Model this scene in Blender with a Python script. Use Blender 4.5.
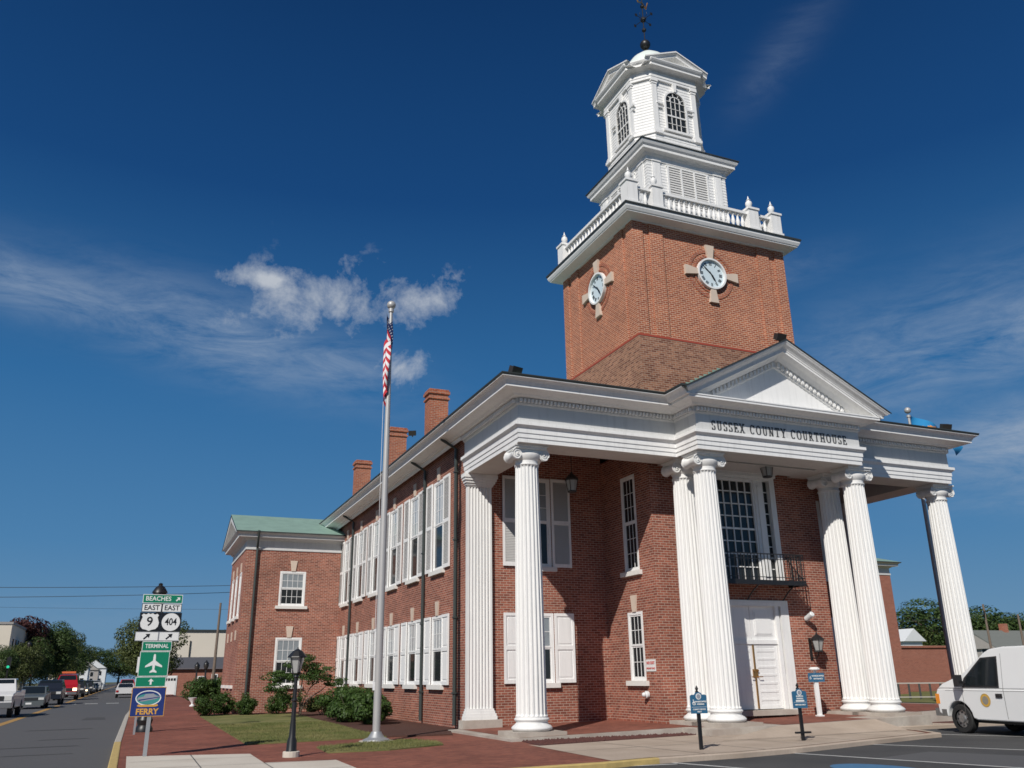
import bpy, math, random
from mathutils import Vector, Matrix
R = math.radians
for _o in list(bpy.data.objects):
    bpy.data.objects.remove(_o)
sc = bpy.context.scene
COL = sc.collection
# ------------------------------------------------------------------ camera
cam_d = bpy.data.cameras.new('camera'); cam = bpy.data.objects.new('camera', cam_d); COL.objects.link(cam)
sc.camera = cam
cam_d.sensor_width = 36.0; cam_d.lens = 844.989 * 36 / 1024; cam_d.clip_start = 0.1; cam_d.clip_end = 3000
_y, _p, _r = R(23.353), R(19.009), R(-0.864)
fw = Vector((math.sin(_y) * math.cos(_p), math.cos(_y) * math.cos(_p), math.sin(_p)))
rt = Vector((math.cos(_y), -math.sin(_y), 0)); up = rt.cross(fw)
RT = math.cos(_r) * rt + math.sin(_r) * up; UP = -math.sin(_r) * rt + math.cos(_r) * up
cm = Matrix((RT, UP, -fw)).transposed().to_4x4(); cm.translation = Vector((-9.553, -20.998, 1.512))
cam.matrix_world = cm
# ------------------------------------------------------------------ view, sun, sky
sc.view_settings.view_transform = 'Standard'; sc.view_settings.look = 'None'
sc.view_settings.exposure = 0.0; sc.view_settings.gamma = 1.0
sc.cycles.filter_width = 1.6
SUN_DIR = Vector((1, 1, -1.12)).normalized()          # the way the light travels
sun_d = bpy.data.lights.new('sun', 'SUN'); sun_d.energy = 4.3; sun_d.angle = R(0.5); sun_d.color = (1.0, 0.955, 0.89)
sun = bpy.data.objects.new('sun', sun_d); COL.objects.link(sun)
sun.rotation_euler = SUN_DIR.to_track_quat('-Z', 'Y').to_euler(); sun.location = (-60, -60, 80)

def px_dir(az, el):
    return Vector((math.sin(R(az)) * math.cos(R(el)), math.cos(R(az)) * math.cos(R(el)), math.sin(R(el))))
world = bpy.data.worlds.new('World'); sc.world = world; world.use_nodes = True
nt = world.node_tree; nt.nodes.clear()
def N(nt, t, **k):
    n = nt.nodes.new(t)
    for a, b in k.items():
        setattr(n, a, b)
    return n
def math_n(nt, op, a, b=None, c=None, clamp=False):
    n = nt.nodes.new('ShaderNodeMath'); n.operation = op; n.use_clamp = clamp
    for i, v in enumerate((a, b, c)):
        if v is None: continue
        if hasattr(v, 'links'): nt.links.new(v, n.inputs[i])
        else: n.inputs[i].default_value = v
    return n.outputs[0]
def vdot(nt, a, v):
    n = nt.nodes.new('ShaderNodeVectorMath'); n.operation = 'DOT_PRODUCT'
    nt.links.new(a, n.inputs[0]); n.inputs[1].default_value = v
    return n.outputs['Value']
SKY_STRENGTH = 0.1
def build_sky():
    L = nt.links.new
    sky = N(nt, 'ShaderNodeTexSky', sky_type='NISHITA', sun_disc=False)
    sky.sun_elevation = R(38.4); sky.sun_rotation = R(225); sky.air_density = 1.0; sky.dust_density = 0.35; sky.ozone_density = 2.2
    hs = N(nt, 'ShaderNodeHueSaturation'); hs.inputs['Saturation'].default_value = 1.22; hs.inputs['Value'].default_value = 1.0
    L(sky.outputs[0], hs.inputs['Color'])
    gm = N(nt, 'ShaderNodeGamma'); gm.inputs[1].default_value = 1.0
    L(hs.outputs[0], gm.inputs[0])
    tc = N(nt, 'ShaderNodeTexCoord'); D = tc.outputs['Generated']
    el = math_n(nt, 'MULTIPLY', math_n(nt, 'ARCSINE', vdot(nt, D, (0, 0, 1))), 180 / math.pi / 60, clamp=True)
    rp = N(nt, 'ShaderNodeValToRGB'); E_ = rp.color_ramp.elements
    stops = [(0, (.155, .28, .43)), (3, (.12, .255, .42)), (8, (.070, .208, .405)), (18, (.030, .140, .335)), (31, (.009, .060, .195)), (46, (.0045, .032, .115)), (60, (.004, .026, .10))]
    E_[0].position = 0; E_[0].color = (*stops[0][1], 1); E_[1].position = 1; E_[1].color = (*stops[-1][1], 1)
    for e_, c_ in stops[1:-1]: q = E_.new(e_ / 60); q.color = (*c_, 1)
    L(el, rp.inputs[0])
    sc10 = N(nt, 'ShaderNodeVectorMath', operation='SCALE'); L(rp.outputs[0], sc10.inputs[0]); sc10.inputs['Scale'].default_value = 10.0
    mx0 = N(nt, 'ShaderNodeMix', data_type='RGBA'); mx0.inputs['Factor'].default_value = .985; L(gm.outputs[0], mx0.inputs['A']); L(sc10.outputs[0], mx0.inputs['B'])
    BASE = mx0.outputs['Result']
    def blob(az, el, sa, sb, rot=0.0):
        c = px_dir(az, el); a = Vector((math.cos(R(az)), -math.sin(R(az)), 0)); b = a.cross(c)
        b = c.cross(a) * -1 if b.z < 0 else b
        aa = a * math.cos(R(rot)) + b * math.sin(R(rot)); bb = -a * math.sin(R(rot)) + b * math.cos(R(rot))
        dx = math_n(nt, 'MULTIPLY', vdot(nt, D, aa), 1 / math.tan(R(sa)))
        dx = math_n(nt, 'SUBTRACT', dx, aa.dot(c) / math.tan(R(sa)))
        dy = math_n(nt, 'MULTIPLY', vdot(nt, D, bb), 1 / math.tan(R(sb)))
        dy = math_n(nt, 'SUBTRACT', dy, bb.dot(c) / math.tan(R(sb)))
        r2 = math_n(nt, 'ADD', math_n(nt, 'MULTIPLY', dx, dx), math_n(nt, 'MULTIPLY', dy, dy))
        front = math_n(nt, 'GREATER_THAN', vdot(nt, D, c), 0.5)
        g = math_n(nt, 'POWER', 2.718, math_n(nt, 'MULTIPLY', r2, -1.0))
        return math_n(nt, 'MULTIPLY', g, front)
    def summed(lst):
        o = lst[0]
        for x in lst[1:]: o = math_n(nt, 'MAXIMUM', o, x)
        return o
    def noise(scale, detail, rough, vec, dist=0.0):
        n = N(nt, 'ShaderNodeTexNoise'); n.inputs['Scale'].default_value = scale; n.inputs['Detail'].default_value = detail
        n.inputs['Roughness'].default_value = rough; n.inputs['Distortion'].default_value = dist
        L(vec, n.inputs['Vector']); return n.outputs['Fac']
    def mapped(scale, rot=(0, 0, 0)):
        m = N(nt, 'ShaderNodeMapping'); m.inputs['Scale'].default_value = scale; m.inputs['Rotation'].default_value = rot
        L(D, m.inputs['Vector']); return m.outputs[0]
    CUM = summed([blob(*b) for b in CUMULUS])
    n1 = noise(17, 12, 0.66, D, 0.15)
    cum = math_n(nt, 'ADD', math_n(nt, 'MULTIPLY', CUM, 1.05), math_n(nt, 'MULTIPLY', math_n(nt, 'SUBTRACT', n1, 0.5), 3.4))
    cum = math_n(nt, 'MULTIPLY', math_n(nt, 'SUBTRACT', cum, 0.44), 1.0, clamp=True)
    cum = math_n(nt, 'MULTIPLY', cum, math_n(nt, 'MULTIPLY', CUM, 6.0, clamp=True))
    CIR = summed([math_n(nt, 'MULTIPLY', blob(*b[:5]), b[5]) for b in CIRRUS])
    n2 = noise(8, 12, 0.7, mapped((1.0, 1.0, 4.0), (R(8), R(12), 0)), 0.45)
    n3 = noise(2.2, 4, 0.5, D)
    cir = math_n(nt, 'MULTIPLY', math_n(nt, 'SUBTRACT', n2, 0.34), 3.6, clamp=True)
    cir = math_n(nt, 'MULTIPLY', cir, math_n(nt, 'MULTIPLY', math_n(nt, 'SUBTRACT', n3, 0.2), 1.9, clamp=True))
    cir = math_n(nt, 'MULTIPLY', cir, math_n(nt, 'MULTIPLY', CIR, 1.25), clamp=True)
    # cloud colours: fibrous cirrus, and cumulus with a greyer underside driven by its own thickness
    mix1 = N(nt, 'ShaderNodeMix', data_type='RGBA'); L(cir, mix1.inputs['Factor']); L(BASE, mix1.inputs['A'])
    mix1.inputs['B'].default_value = (2.9, 3.7, 4.9, 1)
    shade = N(nt, 'ShaderNodeMix', data_type='RGBA'); L(noise(16, 6, 0.6, D), shade.inputs['Factor'])
    shade.inputs['A'].default_value = (3.8, 4.3, 5.0, 1); shade.inputs['B'].default_value = (6.6, 6.8, 7.1, 1)
    mix2 = N(nt, 'ShaderNodeMix', data_type='RGBA'); L(math_n(nt, 'MULTIPLY', cum, 0.85), mix2.inputs['Factor'])
    L(mix1.outputs['Result'], mix2.inputs['A']); L(shade.outputs['Result'], mix2.inputs['B'])
    bg = N(nt, 'ShaderNodeBackground'); bg.inputs['Strength'].default_value = SKY_STRENGTH
    L(mix2.outputs['Result'], bg.inputs['Color'])
    out = N(nt, 'ShaderNodeOutputWorld'); L(bg.outputs[0], out.inputs['Surface'])
CUMULUS = [(11.0, 24.1, 5.6, 2.3, 0), (5.4, 25.2, 2.2, .8, 0), (17.0, 24.6, 2.8, 1.6, 0), (15.3, 19.8, 2.6, 1.5, 5)]
CIRRUS = [(-6, 22.3, 8, 1.7, -8, .7), (3, 21.3, 9, 2.4, -12, 1.0), (10, 20, 5, 1.8, -10, .8), (49, 18.5, 9, 3.4, 14, 1.25), (56, 19, 6, 2.4, 18, 1.2), (44, 17, 5, 3, 0, .9), (55, 12.5, 5, 2.4, 5, 1.3), (54, 9.5, 4, 1.2, 0, .4), (43, 25, 4, 1.2, 5, .4), (45, 38, 4, 1.2, 40, .2), (-4, 4.0, 9, 1.2, 0, .25)]
build_sky()
world.cycles.sampling_method = 'AUTOMATIC'
# ------------------------------------------------------------------ materials
MATS = {}
def srgb(h):
    c = [int(h[i:i + 2], 16) / 255 for i in (0, 2, 4)]
    return tuple(x / 12.92 if x <= .04045 else ((x + .055) / 1.055) ** 2.4 for x in c)
def mat(name, col, rough=0.6, metal=0.0, var=0.12, scale=3.0, spec=0.5, bump=0.0, bscale=40.0, coat=0.0, emit=None, detail=6, island=0.0, streak=0.0):
    m = bpy.data.materials.new(name); m.use_nodes = True; t = m.node_tree
    b = t.nodes['Principled BSDF']; L = t.links.new
    b.inputs['Roughness'].default_value = rough; b.inputs['Metallic'].default_value = metal
    b.inputs['Specular IOR Level'].default_value = spec; b.inputs['Coat Weight'].default_value = coat
    tc = t.nodes.new('ShaderNodeTexCoord')
    n = t.nodes.new('ShaderNodeTexNoise'); n.inputs['Scale'].default_value = scale; n.inputs['Detail'].default_value = detail
    n.inputs['Roughness'].default_value = .65
    L(tc.outputs['Object'], n.inputs['Vector'])
    f = math_n(t, 'MULTIPLY_ADD', n.outputs['Fac'], 2 * var, 1 - var)
    if streak:
        mp = t.nodes.new('ShaderNodeMapping'); mp.inputs['Scale'].default_value = (5, 5, .35); L(tc.outputs['Object'], mp.inputs[0])
        ns = t.nodes.new('ShaderNodeTexNoise'); ns.inputs['Scale'].default_value = 1.6; ns.inputs['Detail'].default_value = 7; ns.inputs['Roughness'].default_value = .7
        L(mp.outputs[0], ns.inputs['Vector'])
        q = math_n(t, 'MULTIPLY', math_n(t, 'SUBTRACT', ns.outputs['Fac'], .5), 5.0, clamp=True)
        f = math_n(t, 'MULTIPLY', f, math_n(t, 'SUBTRACT', 1.0, math_n(t, 'MULTIPLY', q, streak)))
    if island:
        g = t.nodes.new('ShaderNodeNewGeometry')
        f = math_n(t, 'MULTIPLY', f, math_n(t, 'MULTIPLY_ADD', g.outputs['Random Per Island'], 2 * island, 1 - island))
    v = t.nodes.new('ShaderNodeVectorMath'); v.operation = 'SCALE'; v.inputs[0].default_value = col[:3]; L(f, v.inputs['Scale'])
    L(v.outputs[0], b.inputs['Base Color'])
    if bump:
        n2 = t.nodes.new('ShaderNodeTexNoise'); n2.inputs['Scale'].default_value = bscale; n2.inputs['Detail'].default_value = 4
        L(tc.outputs['Object'], n2.inputs['Vector'])
        bp = t.nodes.new('ShaderNodeBump'); bp.inputs['Strength'].default_value = bump; bp.inputs['Distance'].default_value = 0.02
        L(n2.outputs['Fac'], bp.inputs['Height']); L(bp.outputs[0], b.inputs['Normal'])
    if emit:
        b.inputs['Emission Color'].default_value = (*emit[:3], 1); b.inputs['Emission Strength'].default_value = emit[3]
    MATS[name] = m
    return m
def brick_mat(name, c1, c2, mortar, bw=.215, bh=.0735, ms=.007, pale=None, band=None, horizontal=False, stain=.18, bias=0.0):
    m = bpy.data.materials.new(name); m.use_nodes = True; t = m.node_tree; L = t.links.new
    b = t.nodes['Principled BSDF']; b.inputs['Roughness'].default_value = .88; b.inputs['Specular IOR Level'].default_value = .25
    tc = t.nodes.new('ShaderNodeTexCoord'); g = t.nodes.new('ShaderNodeNewGeometry')
    sp = t.nodes.new('ShaderNodeSeparateXYZ'); L(tc.outputs['Object'], sp.inputs[0])
    sn = t.nodes.new('ShaderNodeSeparateXYZ'); L(g.outputs['True Normal'], sn.inputs[0])
    if horizontal:
        cx, cy = sp.outputs[0], sp.outputs[1]
    else:
        k = math_n(t, 'GREATER_THAN', math_n(t, 'ABSOLUTE', sn.outputs[0]), .6)
        mx = t.nodes.new('ShaderNodeMix'); mx.data_type = 'FLOAT'; L(k, mx.inputs['Factor']); L(sp.outputs[0], mx.inputs['A']); L(sp.outputs[1], mx.inputs['B'])
        cx, cy = mx.outputs['Result'], sp.outputs[2]
    cb = t.nodes.new('ShaderNodeCombineXYZ'); L(cx, cb.inputs[0]); L(cy, cb.inputs[1])
    def br(a, bb, mo):
        n = t.nodes.new('ShaderNodeTexBrick'); n.inputs['Scale'].default_value = 1; n.inputs['Brick Width'].default_value = bw
        n.inputs['Row Height'].default_value = bh; n.inputs['Mortar Size'].default_value = ms; n.inputs['Mortar Smooth'].default_value = .2
        n.inputs['Bias'].default_value = bias
        n.inputs['Color1'].default_value = (*a, 1); n.inputs['Color2'].default_value = (*bb, 1); n.inputs['Mortar'].default_value = (*mo, 1)
        L(cb.outputs[0], n.inputs['Vector']); return n
    n0 = br(c1, c2, mortar); col = n0.outputs['Color']
    if pale:
        n1 = br(pale[0], pale[1], pale[2])
        k = math_n(t, 'LESS_THAN', sp.outputs[2], band)
        mx = t.nodes.new('ShaderNodeMix'); mx.data_type = 'RGBA'; L(k, mx.inputs['Factor']); L(col, mx.inputs['A']); L(n1.outputs['Color'], mx.inputs['B']); col = mx.outputs['Result']
    nz = t.nodes.new('ShaderNodeTexNoise'); nz.inputs['Scale'].default_value = .55; nz.inputs['Detail'].default_value = 8; nz.inputs['Roughness'].default_value = .7
    L(tc.outputs['Object'], nz.inputs['Vector'])
    nw = t.nodes.new('ShaderNodeTexNoise'); nw.inputs['Scale'].default_value = 9; nw.inputs['Detail'].default_value = 3
    L(tc.outputs['Object'], nw.inputs['Vector'])
    f = math_n(t, 'MULTIPLY_ADD', nz.outputs['Fac'], 2 * stain, 1 - stain)
    f = math_n(t, 'MULTIPLY', f, math_n(t, 'MULTIPLY_ADD', nw.outputs['Fac'], .5, .75))
    v = t.nodes.new('ShaderNodeVectorMath'); v.operation = 'SCALE'; L(col, v.inputs[0]); L(f, v.inputs['Scale'])
    L(v.outputs[0], b.inputs['Base Color'])
    bp = t.nodes.new('ShaderNodeBump'); bp.inputs['Strength'].default_value = .5; bp.inputs['Distance'].default_value = .006; bp.invert = True
    L(n0.outputs['Fac'], bp.inputs['Height']); L(bp.outputs[0], b.inputs['Normal'])
    MATS[name] = m
    return m
def leaf_mat(name, c1, c2, trans=.25):
    m = bpy.data.materials.new(name); m.use_nodes = True; t = m.node_tree; L = t.links.new
    b = t.nodes['Principled BSDF']; b.inputs['Roughness'].default_value = .55; b.inputs['Specular IOR Level'].default_value = .3
    g = t.nodes.new('ShaderNodeNewGeometry'); tc = t.nodes.new('ShaderNodeTexCoord')
    n = t.nodes.new('ShaderNodeTexNoise'); n.inputs['Scale'].default_value = .9; L(tc.outputs['Object'], n.inputs['Vector'])
    f = math_n(t, 'ADD', math_n(t, 'MULTIPLY', g.outputs['Random Per Island'], .6), math_n(t, 'MULTIPLY', n.outputs['Fac'], .5), clamp=True)
    mx = t.nodes.new('ShaderNodeMix'); mx.data_type = 'RGBA'; L(f, mx.inputs['Factor']); mx.inputs['A'].default_value = (*c1, 1); mx.inputs['B'].default_value = (*c2, 1)
    L(mx.outputs['Result'], b.inputs['Base Color'])
    tr = t.nodes.new('ShaderNodeBsdfTranslucent'); L(mx.outputs['Result'], tr.inputs['Color'])
    ms = t.nodes.new('ShaderNodeMixShader'); ms.inputs[0].default_value = trans
    L(b.outputs[0], ms.inputs[1]); L(tr.outputs[0], ms.inputs[2]); L(ms.outputs[0], t.nodes['Material Output'].inputs['Surface'])
    MATS[name] = m
    return m
def ground_mat(name, c1, c2, scale, rough=.9, scale2=.35, c3=None, bump=.3):
    m = bpy.data.materials.new(name); m.use_nodes = True; t = m.node_tree; L = t.links.new
    b = t.nodes['Principled BSDF']; b.inputs['Roughness'].default_value = rough; b.inputs['Specular IOR Level'].default_value = .25
    tc = t.nodes.new('ShaderNodeTexCoord')
    n = t.nodes.new('ShaderNodeTexNoise'); n.inputs['Scale'].default_value = scale; n.inputs['Detail'].default_value = 8; n.inputs['Roughness'].default_value = .75
    n2 = t.nodes.new('ShaderNodeTexNoise'); n2.inputs['Scale'].default_value = scale2; n2.inputs['Detail'].default_value = 6
    L(tc.outputs['Object'], n.inputs['Vector']); L(tc.outputs['Object'], n2.inputs['Vector'])
    r = t.nodes.new('ShaderNodeValToRGB'); r.color_ramp.elements[0].position = .3; r.color_ramp.elements[1].position = .7
    r.color_ramp.elements[0].color = (*c1, 1); r.color_ramp.elements[1].color = (*c2, 1); L(n.outputs['Fac'], r.inputs[0])
    r2 = t.nodes.new('ShaderNodeValToRGB'); r2.color_ramp.elements[0].position = .35; r2.color_ramp.elements[1].position = .65
    L(n2.outputs['Fac'], r2.inputs[0])
    mx = t.nodes.new('ShaderNodeMix'); mx.data_type = 'RGBA'; mx.inputs['B'].default_value = (*(c3 or c2), 1); L(r.outputs[0], mx.inputs['A'])
    L(math_n(t, 'MULTIPLY', r2.outputs[0], .7), mx.inputs['Factor']); L(mx.outputs['Result'], b.inputs['Base Color'])
    bp = t.nodes.new('ShaderNodeBump'); bp.inputs['Strength'].default_value = bump; bp.inputs['Distance'].default_value = .02
    L(n.outputs['Fac'], bp.inputs['Height']); L(bp.outputs[0], b.inputs['Normal'])
    MATS[name] = m
    return m
mat('white_paint', (.80, .795, .78), .55, var=.05, scale=1.6, streak=.13, spec=.3)
mat('white_column', (.76, .755, .735), .55, var=.05, scale=.9, streak=.12, spec=.3)
mat('white_siding', (.80, .795, .78), .55, var=.06, scale=1.2, streak=.14, spec=.3)
mat('shutter_louver', (.60, .59, .57), .6, var=.06)
mat('louver_grey', (.62, .61, .59), .6, var=.06)
mat('white_paint_shaded', (.60, .60, .59), .6, var=.06, scale=1.0, streak=.14)  # same white trim, darkened so the cornice shadow on the frieze reads deeper
mat('soffit_white_shaded', (.56, .54, .51), .7, var=.1, streak=.1)  # white beam paint toned down; shade under the portico put into the colour
mat('ceiling_boards', (.30, .24, .20), .8, var=.15)
brick_mat('brick', (.35, .118, .075), (.19, .056, .038), (.46, .36, .29), ms=.0075, stain=.6)
brick_mat('tower_brick', (.43, .132, .062), (.27, .068, .036), (.60, .44, .32), ms=.0085, stain=.42, bw=.2,
          pale=((.35, .165, .10), (.15, .052, .034), (.38, .28, .21)), band=11.97)
brick_mat('chimney_brick', (.40, .125, .065), (.27, .078, .045), (.40, .30, .24))
brick_mat('annex_brick', (.33, .11, .07), (.26, .08, .052), (.36, .25, .2))
brick_mat('paver', (.27, .095, .062), (.18, .060, .042), (.17, .10, .075), bw=.2, bh=.1, ms=.004, horizontal=True, stain=.75)
mat('brick_course', (.34, .06, .035), .85, var=.15)
mat('stone', (.60, .49, .40), .8, var=.1, bump=.2)
mat('sill_stone', (.72, .70, .66), .7, var=.08)
mat('glass_dark', (.022, .026, .028), .08, var=.3, spec=.38)
mat('glass_pale', (.24, .27, .29), .12, var=.25, scale=5, spec=.5)
mat('glass_blind', (.40, .42, .43), .15, var=.3, scale=6, spec=.5)
mat('copper_green', (.21, .32, .27), .7, var=.3, scale=2.2)
mat('copper_pale', (.68, .74, .70), .6, var=.15, scale=2)
mat('gutter_dark', (.035, .04, .038), .5, var=.3)
mat('pipe_dark', (.045, .055, .052), .45, var=.2)
mat('black_iron', (.014, .014, .015), .42, var=.2)
mat('black_paint', (.012, .012, .013), .35, var=.2)
mat('dark_lamp', (.03, .025, .022), .5)
mat('lamp_glass', (.34, .34, .33), .15, var=.1)
mat('sign_letter', (.05, .052, .055), .5, var=.1)
mat('brass', (.45, .26, .10), .35, metal=.8, var=.1)
mat('steel', (.44, .43, .42), .45, metal=.25, var=.08)
mat('galvanised', (.38, .39, .40), .5, metal=.5, var=.1)
mat('clock_white', (.62, .72, .76), .4, var=.03)
mat('sign_blue', (.028, .12, .22), .5, var=.06)
mat('sign_white', (.74, .74, .72), .5, var=.03)
mat('sign_green', (.0, .19, .10), .45, var=.04)
mat('sign_navy', (.012, .03, .16), .45, var=.05)
mat('sign_gold', (.62, .33, .06), .45, var=.05)
mat('sign_teal', (.05, .26, .24), .45, var=.1)
mat('sign_red', (.55, .10, .09), .5)
mat('sign_grey', (.28, .29, .33), .5)
mat('flag_red', (.50, .022, .035), .8, var=.1)
mat('flag_white', (.75, .75, .76), .8, var=.06)
mat('flag_blue', (.018, .035, .14), .8, var=.1)
mat('flag_sky', (.015, .22, .48), .8, var=.1)
mat('flag_buff', (.80, .33, .06), .8, var=.1)
ground_mat('asphalt_road', (.085, .085, .088), (.12, .12, .122), 60, c3=(.10, .10, .104), scale2=.25)
ground_mat('asphalt_lot', (.042, .043, .045), (.070, .070, .072), 70, c3=(.088, .087, .086), scale2=.5)
ground_mat('concrete', (.56, .51, .44), (.66, .61, .53), 22, c3=(.50, .44, .37), scale2=.7, bump=.15)
ground_mat('walk_concrete', (.42, .34, .27), (.51, .42, .34), 18, c3=(.34, .27, .21), scale2=.8, bump=.15)
ground_mat('platform_concrete', (.42, .38, .33), (.52, .47, .41), 9, c3=(.30, .24, .20), scale2=1.2)
ground_mat('grass', (.060, .090, .022), (.15, .16, .05), 9, c3=(.24, .21, .09), scale2=.9, bump=.8)
ground_mat('earth', (.085, .10, .04), (.14, .13, .06), 3, c3=(.10, .09, .05), scale2=.1)
ground_mat('mulch', (.05, .022, .016), (.12, .06, .045), 30, c3=(.09, .045, .035), bump=1.0)
ground_mat('gravel_red', (.06, .022, .018), (.16, .07, .06), 45, c3=(.10, .045, .04), bump=1.0)
mat('kerb_concrete', (.42, .39, .34), .85, var=.2, scale=4)
mat('kerb_yellow', (.48, .35, .13), .8, var=.35, scale=6)
mat('road_white', (.50, .50, .48), .8, var=.25, scale=9)
mat('road_yellow', (.38, .22, .06), .8, var=.25, scale=3)
mat('road_blue', (.05, .16, .30), .8, var=.25, scale=5)
mat('wood_pole', (.17, .13, .10), .85, var=.25, scale=5)
mat('bark', (.10, .075, .055), .9, var=.3, scale=8)
leaf_mat('leaf_tree', (.020, .048, .012), (.085, .13, .034))
leaf_mat('leaf_olive', (.032, .055, .014), (.13, .15, .042))
leaf_mat('leaf_maroon', (.035, .012, .012), (.10, .04, .035))
leaf_mat('leaf_shrub', (.018, .045, .010), (.075, .13, .024))
leaf_mat('leaf_small_tree', (.018, .045, .010), (.075, .13, .028))
mat('stucco_cream', (.66, .60, .50), .85, var=.06, scale=.6)
mat('stucco_grey', (.30, .29, .28), .85, var=.1)
mat('roof_grey', (.085, .085, .095), .8, var=.15)
mat('roof_shingle', (.16, .17, .155), .85, var=.2)
mat('metal_white', (.68, .70, .70), .5, var=.05)
mat('siding_pale', (.36, .34, .31), .8, var=.12)
mat('van_white', (.78, .785, .78), .28, var=.02, coat=.3)
mat('rubber', (.018, .018, .018), .8, var=.2)
mat('rim', (.42, .42, .42), .3, metal=.8)
mat('trim_dark', (.02, .02, .022), .5)
mat('bumper_grey', (.22, .22, .22), .4, metal=.6)
mat('car_glass', (.012, .016, .018), .05, var=.1, spec=.8)
mat('amber', (.75, .26, .02), .3)
mat('seal_gold', (.62, .36, .05), .5, var=.15, scale=20)
mat('seal_grey', (.26, .24, .20), .5, var=.3, scale=25)
mat('headlight', (.6, .6, .58), .15, spec=.8)
mat('headlight_on', (.9, .8, .6), .2, emit=(1, .72, .38, 5.0))
mat('tail_red', (.35, .01, .01), .3)
for _n, _c in dict(car_white=(.6, .6, .6), car_grey=(.10, .115, .12), car_navy=(.016, .02, .03), car_red=(.36, .012, .02), car_dark=(.02, .022, .025), car_silver=(.26, .27, .28)).items():
    mat(_n, _c, .28, var=.03, coat=.4)
mat('orange_cloth', (.65, .14, .04), .6)
mat('skin_tone', (.35, .2, .14), .6)
mat('traffic_green', (.0, .5, .25), .4, emit=(.05, .7, .4, .5))
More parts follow.
